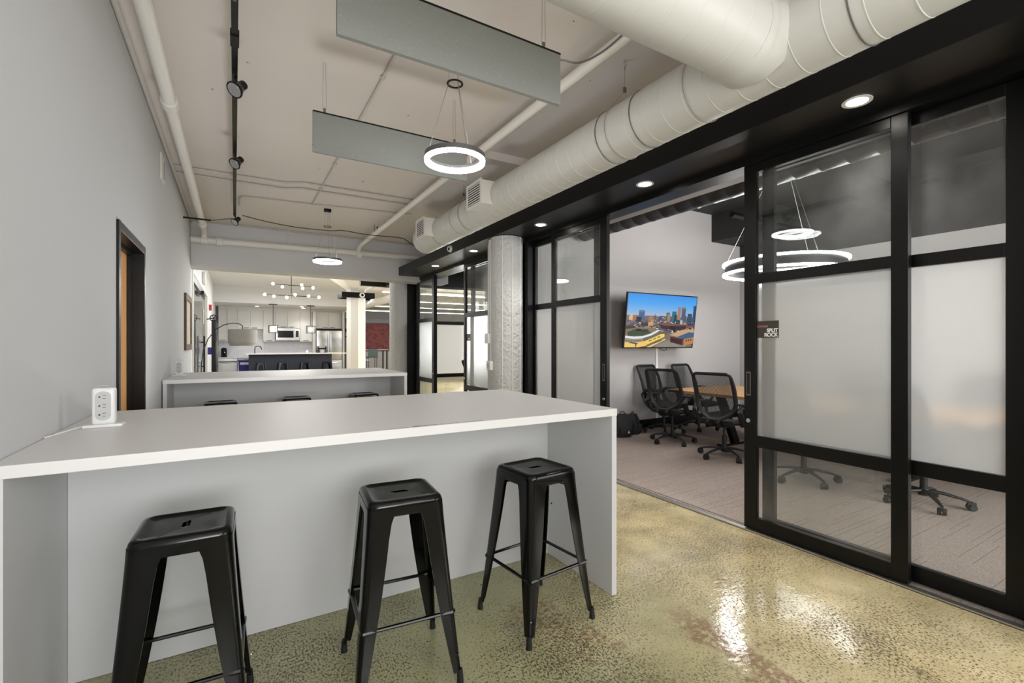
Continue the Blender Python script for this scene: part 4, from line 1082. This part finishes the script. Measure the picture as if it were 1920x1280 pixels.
    ring_o = [(0, .825), (.12, .845), (.24, .83), (.36, .775), (.47, .685), (.52, .70)]
    ring_i = [(0, .785), (.12, .80), (.24, .79), (.34, .745), (.44, .67), (.47, .67)]
    for i in range(5): poly([ring_i[i], ring_i[i + 1], ring_o[i + 1], ring_o[i]], (228, 230, 234))
    poly([(0, .825), (.12, .845), (.24, .83), (.24, .89), (.12, .92), (0, .90)], (150, 142, 118))
    poly([(.24, .83), (.36, .775), (.50, .70), (.50, .75), (.36, .83), (.24, .89)], (110, 104, 92))
    poly([(0, .90), (.12, .92), (.28, .88), (.30, .97), (.20, 1), (0, 1)], (236, 200, 112))
    poly([(.28, .88), (.38, .82), (.50, .745), (.55, .74), (.55, .80), (.42, .88), (.30, .96)], (240, 208, 96))
    for k in range(7): rect(.02 + k * .03, .87, .035 + k * .03, .89, (80, 72, 70))
    for k in range(3): poly([(.33 + k * .06, .87 - k * .035), (.37 + k * .06, .85 - k * .035), (.37 + k * .06, .875 - k * .035), (.33 + k * .06, .895 - k * .035)], (128, 116, 72))
    poly([(.06, .90), (.18, .925), (.17, .945), (.06, .92)], (70, 72, 78))
    rect(.145, .93, .16, .99, (60, 60, 62))
    me = bpy.data.meshes.new('screen_picture')
    bm.transform(TM); bm.transform(Matrix.Translation(-world_off(tv)))
    bm.to_mesh(me); bm.free()
    mt = bpy.data.materials.new('screen_picture'); mt.use_nodes = True
    N, L = nodes_of(mt); p = N['Principled BSDF']; p.inputs['Base Color'].default_value = (0.005, 0.005, 0.005, 1); p.inputs['Roughness'].default_value = 0.6; p.inputs['Specular IOR Level'].default_value = 0.2
    at = N.new('ShaderNodeVertexColor'); at.layer_name = 'col'
    L.new(at.outputs['Color'], p.inputs['Emission Color']); p.inputs['Emission Strength'].default_value = 0.75
    me.materials.append(mt)
    o = bpy.data.objects.new('screen', me); COL.objects.link(o); o.parent = tv
    o['label'] = 'lit screen with city skyline and stadium'
screen()
MB().tube([(5.88, 5.29, 1.75), (5.80, 5.45, 1.75), (5.88, 5.60, 1.75)], 0.025, 8).build('wall_arm', M['black'], tv)
bx(5.78, 5.98, 5.585, 5.60, 1.6, 1.9).build('wall_plate', M['black'], tv, smooth=False)
MB().tube([(5.83, 5.24, 1.345), (5.86, 5.22, 1.315), (5.91, 5.22, 1.305), (5.96, 5.22, 1.32), (5.98, 5.24, 1.35)], 0.005, 6).build('cable', M['black'], tv)
tag(bx(6.12, 6.17, 5.583, 5.60, 0.16, 1.55, 0.004).build('cable_raceway', M['white_plastic']), 'white vertical cable raceway on the wall below the television', 'raceway')

# bags by the wall
def bag(x, y, rz, w_, h_, d_, label):
    t = thing('backpack', label, 'bag', (x, y, 0.006), rz)
    rings = []
    for i in range(9):
        f = i / 8; z = h_ * f
        a = w_ / 2 * (0.85 + 0.2 * math.sin(PI * f) - 0.25 * max(0, f - 0.7) / 0.3); b = d_ / 2 * (1.0 - 0.55 * f ** 2)
        rings.append([(a * math.copysign(abs(math.cos(q)) ** 0.6, math.cos(q)), b * math.copysign(abs(math.sin(q)) ** 0.6, math.sin(q)), z) for q in [2 * PI * k / 20 for k in range(20)]])
    MB().loft(rings).build('body', M['bag'], t, local=True)
    MB().box(-w_ * .3, w_ * .3, -d_ * .62, -d_ * .3, 0.03, h_ * .5, 0.03).build('front_pocket', M['bag'], t, local=True)
    MB().tube([(-0.05, 0.0, h_ - 0.01), (-0.03, 0, h_ + 0.035), (0.03, 0, h_ + 0.035), (0.05, 0, h_ - 0.01)], 0.007, 6).build('handle', M['bag'], t, local=True)
    MB().tube([(w_ * .35, -0.02, h_ * .9), (w_ * .62, -0.05, h_ * .5), (w_ * .5, -0.03, 0.02)], 0.010, 6).build('strap', M['bag'], t, local=True)
    return t
bg = bag(5.08, 5.30, -0.3, 0.30, 0.34, 0.2, 'black backpack standing on the carpet behind the bar table end')
MB().poly([(0.03, -0.128, 0.07), (0.06, -0.128, 0.07), (0.045, -0.128, 0.11)], Vector((0, -0.002, 0))).build('patch', M['white_plastic'], bg, local=True, smooth=False)
bag(5.42, 5.42, 0.5, 0.30, 0.30, 0.22, 'second black bag leaning on the wall right of the backpack')

# meeting room ceiling duct and big double ring lamp
dk = thing('black_duct', 'black spiral duct along the meeting room ceiling', 'air duct', (4.45, 2, 3.1))
prof = [(0.001, -2.2), (0.15, -2.2)]; y = -2.2
while y < 5.4: prof += [(0.15, y + 0.2), (0.154, y + 0.206), (0.154, y + 0.214), (0.15, y + 0.22)]; y += 0.22
prof += [(0.001, y)]
MB().lathe(prof, (4.5, 0, 3.10), 'Y', 28).build('duct_body', mat('black_duct_paint', rgb(38, 36, 35), 0.35), dk)
bp_ = thing('black_pipe', 'black ceiling pipe with hanger near the meeting room back wall', 'pipe', (7, 4.9, 3.4))
MB().tube([(6.3, 4.3, 3.32), (8.4, 4.3, 3.32)], 0.04, 12).build('pipe', M['black'], bp_)
MB().cyl((6.65, 4.3, 3.3), (6.65, 4.3, 3.8), 0.012, 8).build('hanger_rod', M['black'], bp_)
struct(MB().box(3.86, 8.45, 0.4, 1.0, 3.35, 3.8).box(7.6, 8.45, 4.6, 5.6, 3.30, 3.8).build('ceiling_beam_black', M['black_ceiling'], smooth=False))
rg = thing('double_ring_pendant', 'large double LED ring pendant over the meeting table', 'pendant lamp', (6.3, 3.55, 2.4))
for z_ in (2.36, 2.50):
    MB().torus((6.30, 3.55, z_), 0.72, [(-0.02, -0.012), (-0.02, 0.012), (0.02, 0.012), (0.02, -0.012)], 72).build('light_band', M['led_dim'], rg)
MB().torus((6.30, 3.55, 2.43), 0.70, [(-0.018, -0.055), (-0.018, 0.055), (0.012, 0.055), (0.012, -0.055)], 72).build('ring_frame', M['black'], rg)
for k in range(3):
    a = 2 * PI * k / 3; MB().cyl((6.3 + .71 * math.cos(a), 3.55 + .71 * math.sin(a), 2.5), (6.3 + .1 * math.cos(a), 3.55 + .1 * math.sin(a), 3.8), 0.004, 6).build('cable', M['thin_wire'], rg)
MB().lathe([(0, 3.76), (0.12, 3.76), (0.12, 3.8), (0, 3.8)], (6.3, 3.55, 0), 'Z', 24).build('canopy', M['black'], rg)

# ------------------------------------------------------------------ far meeting room: glass partition at Y = 10.24
def xpanel(x0, x1, y, label, grp='glass panels of the far partition'):
    t = thing('glass_partition', label, 'glass panel', ((x0 + x1) / 2, y, 0), 0, grp)
    for a, b in ((0.0, 0.09), (0.638, 0.723), (1.865, 1.937), (2.70, 2.76)): bx(x0 + 0.05, x1 - 0.05, y, y + 0.045, a, b).build('rail', M['black'], t, smooth=False)
    for xx in (x0, x1 - 0.05): bx(xx, xx + 0.05, y, y + 0.045, 0, 2.76).build('stile', M['black'], t, smooth=False)
    for k, (a, b) in enumerate(((0.09, 0.638), (0.723, 1.865), (1.937, 2.70))):
        o = bx(x0 + 0.051, x1 - 0.051, y + 0.019, y + 0.025, a, b).build('glass_pane' if k != 1 else 'frosted_pane', M['glass'] if k != 1 else M['frost'], t, smooth=False)
        if k == 1: film(o, 1)
xpanel(3.56, 5.35, 10.24, 'glass partition panel seen through the far meeting room doorway')
xpanel(5.36, 7.10, 10.24, 'second glass partition panel at the back of the far room')
xpanel(7.11, 8.60, 10.24, 'last glass partition panel at the back of the far room')
struct(bx(3.54, 8.6, 10.22, 10.30, 2.76, 3.47).build('wall_far_partition', M['black_ceiling']))
struct(bx(8.5, 8.6, 5.75, 10.24, 0, 3.4).build('wall_far_meeting', M['wall_light']))
for (x_, y_, dg, lab) in ((4.55, 9.0, 0, 'office chair just inside the far meeting room doorway'), (5.2, 8.0, 160, 'office chair across the far meeting room')):
    chair(x_, y_, dg, lab)
t2 = thing('meeting_table', 'white table deep in the far meeting room', 'table', (6.4, 8.2, 0))
bx(5.6, 7.2, 6.9, 9.6, 0.70, 0.74, 0.003).build('table_top', M['laminate'], t2, smooth=False)
for yy in (7.3, 9.2): bx(6.3, 6.5, yy, yy + 0.1, 0.006, 0.70).build('leg', M['black'], t2, smooth=False)

# ------------------------------------------------------------------ beyond the beam
# storefront door on left wall
gd = struct(MB().box(-0.70, LW, 10.05, 10.20, 0, 2.78).box(-0.70, LW, 15.1, 15.3, 0, 2.78).box(-0.70, LW, 10.2, 15.1, 2.69, 2.78).box(-0.70, LW, 14.2, 14.3, 0, 2.69).build('door_2', M['white_paint'], smooth=False))
bx(-0.68, -0.64, 10.2, 14.2, 2.55, 2.69).build('door_header', M['grey_metal'], gd, smooth=False)
bx(-0.675, -0.665, 10.2, 14.2, 1.85, 2.55).build('glass_pane', M['glass'], gd, smooth=False)
bx(-0.675, -0.665, 10.2, 14.2, 0.02, 1.85).build('frosted_pane', M['frost'], gd, smooth=False)
MB().tube([(-0.60, 12.9, 0.7), (-0.60, 12.9, 1.60)], 0.022, 10).build('door_handle', M['black'], gd)
for z_ in (0.9, 1.45): MB().cyl((-0.66, 12.9, z_), (-0.60, 12.9, z_), 0.014, 8).build('handle_standoff', M['black'], gd)
MB().box(-0.64, -0.58, 12.3, 12.9, 2.50, 2.58, 0.005).build('door_closer', M['black'], gd, smooth=False)
bx(-0.66, -0.655, 13.6, 13.9, 1.9, 2.25).build('door_notice', M['grey_plastic'], gd, smooth=False)
tag(bx(-0.64, -0.58, 12.9, 13.2, 2.80, 3.08, 0.01).build('exit_light', M['white_plastic']), 'white emergency light above the glass door on the left', 'emergency light')
fa = thing('fire_alarm', 'small red fire alarm strobe on the left wall', 'fire alarm', (-0.63, 16.4, 2.45))
bx(-0.65, -0.58, 16.2, 16.5, 2.40, 2.56, 0.01).build('housing', M['red'], fa)
bx(-0.58, -0.56, 16.3, 16.4, 2.45, 2.52, 0.005).build('strobe', M['white_plastic'], fa)
# arc floor lamp
al = thing('arc_floor_lamp', 'arc floor lamp with a grey drum shade by the glass door', 'floor lamp', (-0.45, 11.3, 0))
MB().lathe([(0, 0), (0.16, 0), (0.16, 0.03), (0.15, 0.04), (0, 0.045)], (-0.45, 11.3, 0), 'Z', 24).build('base', M['white_paint'], al)
MB().tube([(-0.58, 11.3, 0.04), (-0.585, 11.3, 0.6), (-0.575, 11.3, 1.0), (-0.54, 11.3, 1.3), (-0.46, 11.3, 1.52), (-0.34, 11.3, 1.70), (-0.20, 11.3, 1.80), (-0.05, 11.3, 1.845), (0.06, 11.3, 1.84), (0.14, 11.3, 1.80)], 0.009, 8).build('arc', M['bronze'], al)
MB().cyl((0.14, 11.3, 1.80), (0.14, 11.3, 1.70), 0.008, 8).build('socket', M['black'], al)
MB().lathe([(0.262, 1.43), (0.268, 1.43), (0.268, 1.715), (0.262, 1.715)], (0.145, 11.3, 0), 'Z', 36, cap=False).build('shade', M['shade'], al)
MB().lathe([(0.235, 1.375), (0.24, 1.375), (0.24, 1.43), (0.235, 1.43)], (0.145, 11.3, 0), 'Z', 36, cap=False).build('shade_liner', M['shade'], al)
MB().lathe([(0, 1.712), (0.262, 1.712), (0.262, 1.714), (0, 1.714)], (0.145, 11.3, 0), 'Z', 36).build('shade_cap', M['shade'], al)
# tall black tower with wheel
em = thing('exercise_tower', 'tall black post with a round wheel head beside the kitchen', 'exercise machine', (-0.45, 14, 0))
MB().box(-0.50, -0.41, 13.95, 14.05, 0.0, 2.02, 0.005).build('mast', M['black'], em, smooth=False)
MB().lathe([(0.07, -0.03), (0.09, -0.03), (0.09, 0.03), (0.07, 0.03)], (-0.45, 13.93, 2.06), 'Y', 20, cap=False).build('wheel_rim', M['black'], em)
for k in range(3):
    a = PI * k / 3; MB().cyl((-0.45 - .08 * math.cos(a), 13.93, 2.06 - .08 * math.sin(a)), (-0.45 + .08 * math.cos(a), 13.93, 2.06 + .08 * math.sin(a)), 0.008, 6).build('spoke', M['black'], em)
MB().cyl((-0.60, 13.93, 2.03), (-0.45, 13.93, 2.06), 0.012, 6).build('crank', M['black'], em)
MB().cyl((-0.385, 13.97, 0.1), (-0.385, 13.97, 1.95), 0.012, 8).build('cable_guide', M['grey_metal'], em)
MB().box(-0.58, -0.50, 13.92, 14.0, 1.15, 1.33, 0.004).build('holder', M['blue_plastic'], em, smooth=False)
MB().box(-0.60, -0.30, 13.8, 14.2, 0.0, 0.04, 0.004).build('foot', M['black'], em, smooth=False)
# chandelier
cl_ = thing('sputnik_chandelier', 'linear multi-bulb chandelier hanging beyond the beam', 'chandelier', (1.36, 14.4, 2.7))
MB().cyl((1.36, 14.4, 2.70), (1.36, 14.4, CZ), 0.010, 8).build('stem', M['bronze'], cl_)
MB().lathe([(0, CZ - 0.03), (0.06, CZ - 0.03), (0.06, CZ), (0, CZ)], (1.36, 14.4, 0), 'Z', 20).build('canopy', M['bronze'], cl_)
tiers = [(3.05, 0.93, 1.95, -0.0), (2.76, 0.69, 2.10, 0.0)]
for (z_, xa, xb, _) in tiers:
    for yo, x0_, x1_ in ((-0.06, xa, xb - 0.35), (0.06, xa + 0.35, xb)):
        MB().cyl((x0_, 14.4 + yo, z_), (x1_, 14.4 + yo, z_), 0.007, 8).build('bar', M['bronze'], cl_)
    MB().cyl((1.36, 14.33, z_), (1.36, 14.47, z_), 0.016, 8).build('joint', M['bronze'], cl_)
for (x_, z_, yo) in ((0.90, 3.06, -.06), (1.14, 3.00, .06), (1.62, 3.07, -.06), (1.66, 2.99, .06), (1.93, 3.02, .06), (0.70, 2.755, -.06), (0.93, 2.73, .06), (1.25, 2.71, .06), (1.45, 2.79, -.06), (1.80, 2.77, -.06), (2.09, 2.755, .06)):
    s_ = MB(); bmesh.ops.create_uvsphere(s_.bm, u_segments=12, v_segments=8, radius=0.036, matrix=Matrix.Translation((x_, 14.4 + yo, z_))); s_.build('bulb', M['bulb'], cl_)
pl = bpy.data.lights.new('chandelier_glow', 'POINT'); pl.energy = 35; pl.color = (1, .95, .9); pl.shadow_soft_size = 0.5
po = bpy.data.objects.new('chandelier_glow', pl); COL.objects.link(po); po.location = (1.36, 14.4, 2.6)
# thin conduit + short pipe on that ceiling
tag(MB().cyl((-0.4, 12.2, 3.40), (2.3, 12.2, 3.40), 0.03, 10).build('ceiling_pipe', M['white_paint']), 'white pipe across the ceiling behind the beam', 'pipe')
tag(MB().cyl((1.9, 12.2, 3.28), (2.3, 14.0, 3.40), 0.03, 10).build('ceiling_pipe', M['white_paint']), 'short slanted white pipe left of the distant column capital', 'pipe')
# kitchen low ceiling
struct(bx(-0.65, 4.25, 19.5, 22.0, 2.90, CZ).build('ceiling_kitchen', M['wall_light'], smooth=False))
struct(bx(-0.55, 4.2, 21.66, 22.0, 2.79, 2.90).build('trim_11', M['cabinet'], smooth=False))
for (x_, y_, lab) in ((0.75, 20.9, 'left kitchen ceiling downlight'), (2.3, 20.4, 'middle kitchen ceiling downlight'), (2.45, 21.1, 'right kitchen ceiling downlight')):
    downlight(x_, y_, 2.899, lab, 0.07, 25, 'downlights in the kitchen ceiling')
# kitchen cabinets
def cab(name, x0, x1, y0, y1, z0, z1, doors, label, grp, pull='bottom'):
    t = thing(name, label, 'cabinet', ((x0 + x1) / 2, y1, z0), 0, grp)
    bx(x0 + 0.002, x1 - 0.002, y0 + 0.022, y1, z0, z1).build('carcass', M['cabinet'], t, smooth=False)
    w_ = (x1 - x0) / doors
    for k in range(doors):
        a, b = x0 + k * w_ + 0.006, x0 + (k + 1) * w_ - 0.006
        d = MB().box(a, b, y0 + 0.006, y0 + 0.02, z0 + 0.004, z1 - 0.004)
        f = 0.06
        for bb in ((a, a + f, z0 + .004, z1 - .004), (b - f, b, z0 + .004, z1 - .004), (a + f, b - f, z0 + .004, z0 + .004 + f), (a + f, b - f, z1 - .004 - f, z1 - .004)):
            d.box(bb[0], bb[1], y0 - 0.004, y0 + 0.006, bb[2], bb[3])
        dd = d.build('door', M['cabinet'], t, smooth=False)
        zc = z0 + 0.05 if pull == 'bottom' else z1 - 0.05
        xa = (a + b) / 2 if doors == 1 else (b - 0.14 if k == 0 else a + 0.14)
        MB().cyl((xa - 0.1, y0 - 0.03, zc), (xa + 0.1, y0 - 0.03, zc), 0.012, 6).build('handle', M['grey_metal'], dd)
    return t
GU = 'white shaker cabinets on the kitchen wall'
ZU = 2.79
Yc = 21.65
cab('wall_cabinet', -0.55, -0.26, Yc, 22, 1.52, ZU, 1, 'tall narrow wall cabinet at the left end of the kitchen', GU)
cab('wall_cabinet', -0.26, 0.09, Yc, 22, 1.52, ZU, 1, 'tall wall cabinet behind the arc lamp shade', GU)
cab('wall_cabinet', 0.09, 1.0, Yc, 22, 2.02, ZU, 2, 'short two door wall cabinet above the lamp shade', GU)
cab('wall_cabinet', 1.0, 1.44, Yc, 22, 1.52, ZU, 1, 'tall wall cabinet left of the microwave', GU)
cab('wall_cabinet', 1.44, 2.37, Yc, 22, 2.08, ZU, 2, 'short two door wall cabinet over the microwave', GU)
cab('wall_cabinet', 2.37, 2.85, Yc, 22, 1.52, ZU, 1, 'tall wall cabinet right of the microwave', GU)
cab('wall_cabinet', 2.98, 4.03, Yc - 0.1, 22, 2.08, ZU, 2, 'short two door cabinet over the refrigerator', GU)
struct(bx(2.86, 2.97, 21.4, 22.0, 0, ZU).build('trim_12', M['cabinet'], smooth=False))
struct(bx(4.04, 4.12, 21.3, 22.0, 0, ZU).build('trim_13', M['cabinet'], smooth=False))
struct(bx(-0.55, 2.86, 21.985, 22.0, 0.9, 2.1).build('wall_backsplash', M['marble'], smooth=False))
GB = 'white base cabinets of the kitchen'
dw = thing('dishwasher', 'grey dishwasher under the counter at the kitchen left end', 'dishwasher', (-0.2, 21.4, 0))
bx(-0.55, 0.09, 21.38, 21.98, 0.0, 0.855, 0.005).build('body', M['steel'], dw, smooth=False)
bx(-0.53, 0.07, 21.36, 21.38, 0.70, 0.74, 0.003).build('control_strip', M['black'], dw, smooth=False)
MB().cyl((-0.45, 21.33, 0.66), (0.0, 21.33, 0.66), 0.012, 8).build('handle', M['chrome'], dw)
cab('base_cabinet', 0.1, 1.0, 21.4, 21.98, 0.1, 0.855, 2, 'base cabinet behind the blue bin', GB, 'top')
cab('base_cabinet', 1.0, 1.9, 21.4, 21.98, 0.1, 0.855, 2, 'middle base cabinet behind the navy island', GB, 'top')
cab('base_cabinet', 1.9, 2.85, 21.4, 21.98, 0.1, 0.855, 2, 'right base cabinet behind the navy island', GB, 'top')
ct = thing('kitchen_counter', 'white kitchen worktop along the back wall', 'worktop', (1.1, 21.7, 0.86))
bx(-0.55, 2.86, 21.35, 21.98, 0.86, 0.90, 0.004).build('worktop', M['laminate'], ct, smooth=False)
mw = thing('microwave', 'stainless microwave under the kitchen wall cabinet', 'microwave', (1.9, 21.6, 1.57))
bx(1.46, 2.35, 21.55, 21.98, 1.57, 2.07, 0.006).build('body', M['steel'], mw, smooth=False)
bx(1.53, 2.12, 21.54, 21.55, 1.68, 1.97).build('window', M['black_gloss'], mw, smooth=False)
bx(2.20, 2.32, 21.54, 21.55, 1.70, 1.98).build('control_panel', M['black'], mw, smooth=False)
MB().cyl((2.16, 21.51, 1.65), (2.16, 21.51, 2.02), 0.012, 8).build('handle', M['chrome'], mw)
fr_ = thing('refrigerator', 'stainless french door refrigerator at the kitchen right end', 'refrigerator', (3.5, 21.5, 0))
bx(2.99, 4.02, 21.38, 21.98, 0.0, 1.99, 0.005).build('body', M['grey_metal'], fr_, smooth=False)
bx(2.99, 3.50, 21.33, 21.378, 0.72, 1.99, 0.01).build('door', M['steel'], fr_)
bx(3.51, 4.02, 21.33, 21.378, 0.72, 1.99, 0.01).build('door', M['steel'], fr_)
bx(2.99, 4.02, 21.33, 21.378, 0.05, 0.71, 0.01).build('drawer', M['steel'], fr_)
for xx in (3.45, 3.56): MB().cyl((xx, 21.29, 0.85), (xx, 21.29, 1.85), 0.016, 8).build('handle', M['chrome'], fr_)
MB().cyl((3.1, 21.29, 0.62), (3.9, 21.29, 0.62), 0.016, 8).build('handle', M['chrome'], fr_)
bx(2.99, 4.02, 21.36, 21.98, 2.0, 2.05).build('top_vent', M['black'], fr_, smooth=False)
# island
isl = thing('kitchen_island', 'navy kitchen island with a thin white top', 'island', (1.8, 19, 0))
bx(0.43, 3.16, 18.75, 19.5, 0.0, 1.045, 0.003).build('base', M['navy'], isl, smooth=False)
bx(0.33, 3.75, 18.45, 19.6, 1.05, 1.085, 0.004).build('worktop', M['laminate'], isl, smooth=False)
fc = tag(MB().tube([(0.62, 19.1, 1.085), (0.62, 19.1, 1.26), (0.64, 19.1, 1.32), (0.72, 19.1, 1.345), (0.80, 19.1, 1.32), (0.83, 19.1, 1.26), (0.83, 19.1, 1.22)], 0.016, 10).build('faucet', M['black']), 'black gooseneck faucet on the kitchen island', 'faucet')
sd = thing('drink_dispenser', 'black framed beverage machine on the right of the island', 'dispenser', (2.85, 19, 1.085))
MB().box(2.70, 2.73, 18.9, 19.1, 1.085, 1.33).box(2.97, 3.0, 18.9, 19.1, 1.085, 1.33).box(2.73, 2.97, 18.9, 19.1, 1.22, 1.27).build('frame', M['black'], sd, smooth=False)
MB().lathe([(0, 1.09), (0.09, 1.09), (0.10, 1.2), (0, 1.2)], (2.85, 19.0, 0), 'Z', 16).build('jar', M['grey_plastic'], sd)
tag(MB().lathe([(0, 1.086), (0.05, 1.086), (0.05, 1.16), (0.02, 1.19), (0, 1.19)], (2.33, 19.0, 0), 'Z', 16).build('soap_bottle', M['white_plastic']), 'small white bottle on the kitchen island', 'bottle')
kt = thing('coffee_maker', 'black coffee maker on the left of the kitchen worktop', 'coffee maker', (-0.37, 21.6, 0.9))
MB().box(-0.46, -0.26, 21.5, 21.75, 0.90, 0.94, 0.01).box(-0.46, -0.26, 21.62, 21.75, 0.94, 1.18, 0.01).lathe([(0.10, 1.12), (0.10, 1.22), (0.06, 1.27), (0, 1.275)], (-0.36, 21.6, 0), 'Z', 16).build('body', M['black'], kt)
MB().lathe([(0, 0.945), (0.07, 0.945), (0.08, 1.05), (0.05, 1.1), (0, 1.1)], (-0.36, 21.56, 0), 'Z', 16).build('carafe', M['black_gloss'], kt)
bn = thing('recycling_bin', 'blue recycling bin left of the navy island', 'bin', (0.2, 19.6, 0))
MB().loft([[(0.15, 19.9, 0), (0.46, 19.9, 0), (0.46, 20.3, 0), (0.15, 20.3, 0)], [(0.12, 19.85, 0.78), (0.49, 19.85, 0.78), (0.49, 20.35, 0.78), (0.12, 20.35, 0.78)]]).build('body', M['blue_plastic'], bn, smooth=False)
MB().box(0.10, 0.51, 19.83, 20.37, 0.78, 0.82, 0.005).box(0.14, 0.46, 19.82, 19.86, 0.60, 0.64).build('lid', M['blue_plastic'], bn, smooth=False)
bx(0.17, 0.44, 19.84, 19.853, 0.66, 0.74).build('label_panel', M['white_plastic'], bn, smooth=False)
for (x_, lab) in ((1.235, 'left glass cube pendant over the island'), (2.53, 'right glass cube pendant over the island')):
    t = thing('cube_pendant', lab, 'pendant lamp', (x_, 19.55, 1.8), 0, 'glass cube pendants over the kitchen island')
    MB().lathe([(0, 2.87), (0.15, 2.87), (0.15, 2.90), (0, 2.90)], (x_, 19.6, 0), 'Z', 20).build('canopy', M['bronze'], t)
    MB().cyl((x_, 19.6, 2.10), (x_, 19.6, 2.88), 0.010, 8).build('stem', M['bronze'], t)
    f = MB()
    for sx in (-.14, .14):
        for sy in (-.14, .14): f.box(x_ + sx - .01, x_ + sx + .01, 19.6 + sy - .01, 19.6 + sy + .01, 1.83, 2.11)
        for zz in (1.83, 2.10):
            f.box(x_ + sx - .01, x_ + sx + .01, 19.46, 19.74, zz, zz + .015); f.box(x_ - .14, x_ + .14, 19.6 + sx - .01, 19.6 + sx + .01, zz, zz + .015)
    f.build('cage', M['bronze'], t, smooth=False)
    bx(x_ - .125, x_ + .125, 19.475, 19.725, 1.85, 2.09).build('glass_cube', M['glass'], t, smooth=False)
    s_ = MB(); bmesh.ops.create_uvsphere(s_.bm, u_segments=12, v_segments=8, radius=0.06, matrix=Matrix.Translation((x_, 19.6, 1.97))); s_.build('bulb', M['bulb'], t)

# ------------------------------------------------------------------ open office far right
struct(bx(4.3, 16, 29.0, 29.2, 0, 3.47).build('wall_office_far', M['wall_light'], smooth=False))
struct(bx(6.1, 8.9, 26.9, 27.0, 1.0, 2.56).build('wall_brick', M['brick'], smooth=False))
struct(bx(4.6, 16, 26.6, 27.1, 2.60, 2.82).build('ceiling_beam_office', M['grey_metal'], smooth=False))
for i, yy in enumerate((12.5, 15.5, 18.5, 21.5, 24.5)):
    t = thing('linear_light', ('nearest', 'second nearest', 'middle', 'second farthest', 'farthest')[i] + ' long white strip light in the open office', 'strip light', (7.2, yy, 3.1), 0, 'office strip lights in a row')
    bx(4.2, 11.5, yy - 0.05, yy + 0.05, 3.14, 3.20).build('housing', M['white_paint'], t, smooth=False)
    bx(4.2, 11.5, yy - 0.045, yy + 0.045, 3.125, 3.14).build('diffuser', M['tube'], t, smooth=False)
    for xx in (5.0, 10.5): MB().cyl((xx, yy, 3.19), (xx, yy, CZ), 0.006, 6).build('hanger_rod', M['grey_metal'], t)
ow = thing('office_duct', 'white pipe along the open office ceiling', 'pipe', (4.4, 18, 3.0))
MB().cyl((4.6, 12, 2.98), (4.6, 26, 2.98), 0.13, 16).build('pipe', M['white_paint'], ow)
wt = thing('work_table', 'black legged high table in front of the brick wall', 'table', (6.0, 24, 0))
bx(5.4, 6.9, 24.3, 25.2, 1.10, 1.14).build('table_top', M['white_paint'], wt, smooth=False)
for xx in (5.45, 6.8):
    for yy in (24.35, 25.1): bx(xx, xx + 0.06, yy, yy + 0.06, 0, 1.10).build('leg', M['black'], wt, smooth=False)
def hchair(x, y, lab):
    t = thing('high_chair', lab, 'chair', (x, y, 0), 0, 'blue grey high chairs')
    bx(x - .23, x + .23, y - .22, y + .22, 0.74, 0.80, 0.02).build('seat', M['bluegrey'], t)
    bx(x - .24, x + .24, y - .26, y - .21, 0.78, 1.16, 0.02).build('backrest', M['bluegrey'], t)
    for sx in (-.2, .2):
        for sy in (-.18, .18): MB().cyl((x + sx, y + sy, 0), (x + sx, y + sy, 0.75), 0.014, 6).build('leg', M['black'], t)
hchair(5.86, 23.6, 'blue grey high chair at the table by the brick wall')
gp = thing('glass_booth', 'dark framed glass booth in the open office', 'glass booth', (7.0, 23, 0))
for (x0_, x1_) in ((6.35, 6.42), (6.9, 6.95), (7.5, 7.57)): bx(x0_, x1_, 22.0, 22.07, 0, 2.45).build('post', M['black'], gp, smooth=False)
bx(6.35, 7.57, 22.0, 22.07, 2.30, 2.45).build('header', M['black'], gp, smooth=False)
bx(6.42, 7.5, 22.03, 22.04, 0.05, 2.30).build('glass_pane', M['glass'], gp, smooth=False)
struct(bx(6.1, 8.9, 26.9, 27.0, 0, 0.998).build('wall_below_brick', M['wall_light'], smooth=False))
# white-lit window with dark frame right of the kitchen
wn_ = struct(MB().box(4.2, 4.28, 21.9, 21.98, 0, 2.85).box(4.28, 4.9, 21.9, 21.98, 1.95, 2.10).box(4.28, 4.9, 21.9, 21.98, 1.72, 1.78).box(4.28, 4.9, 21.9, 21.98, 1.0, 1.06).box(4.9, 4.96, 21.9, 21.98, 0, 2.85).build('window_1', M['black'], smooth=False))
bx(4.28, 4.9, 21.93, 21.94, 0.05, 2.85).build('window_pane', M['glass'], wn_, smooth=False)
t3 = thing('side_table', 'small dark table right of the kitchen island', 'table', (4.6, 20.5, 0))
bx(4.3, 4.95, 20.2, 20.8, 0.72, 0.75).build('table_top', M['laminate'], t3, smooth=False)
MB().cyl((4.62, 20.5, 0.02), (4.62, 20.5, 0.72), 0.03, 8).lathe([(0, 0), (0.22, 0), (0.2, 0.03), (0, 0.03)], (4.62, 20.5, 0), 'Z', 16).build('pedestal', M['black'], t3)
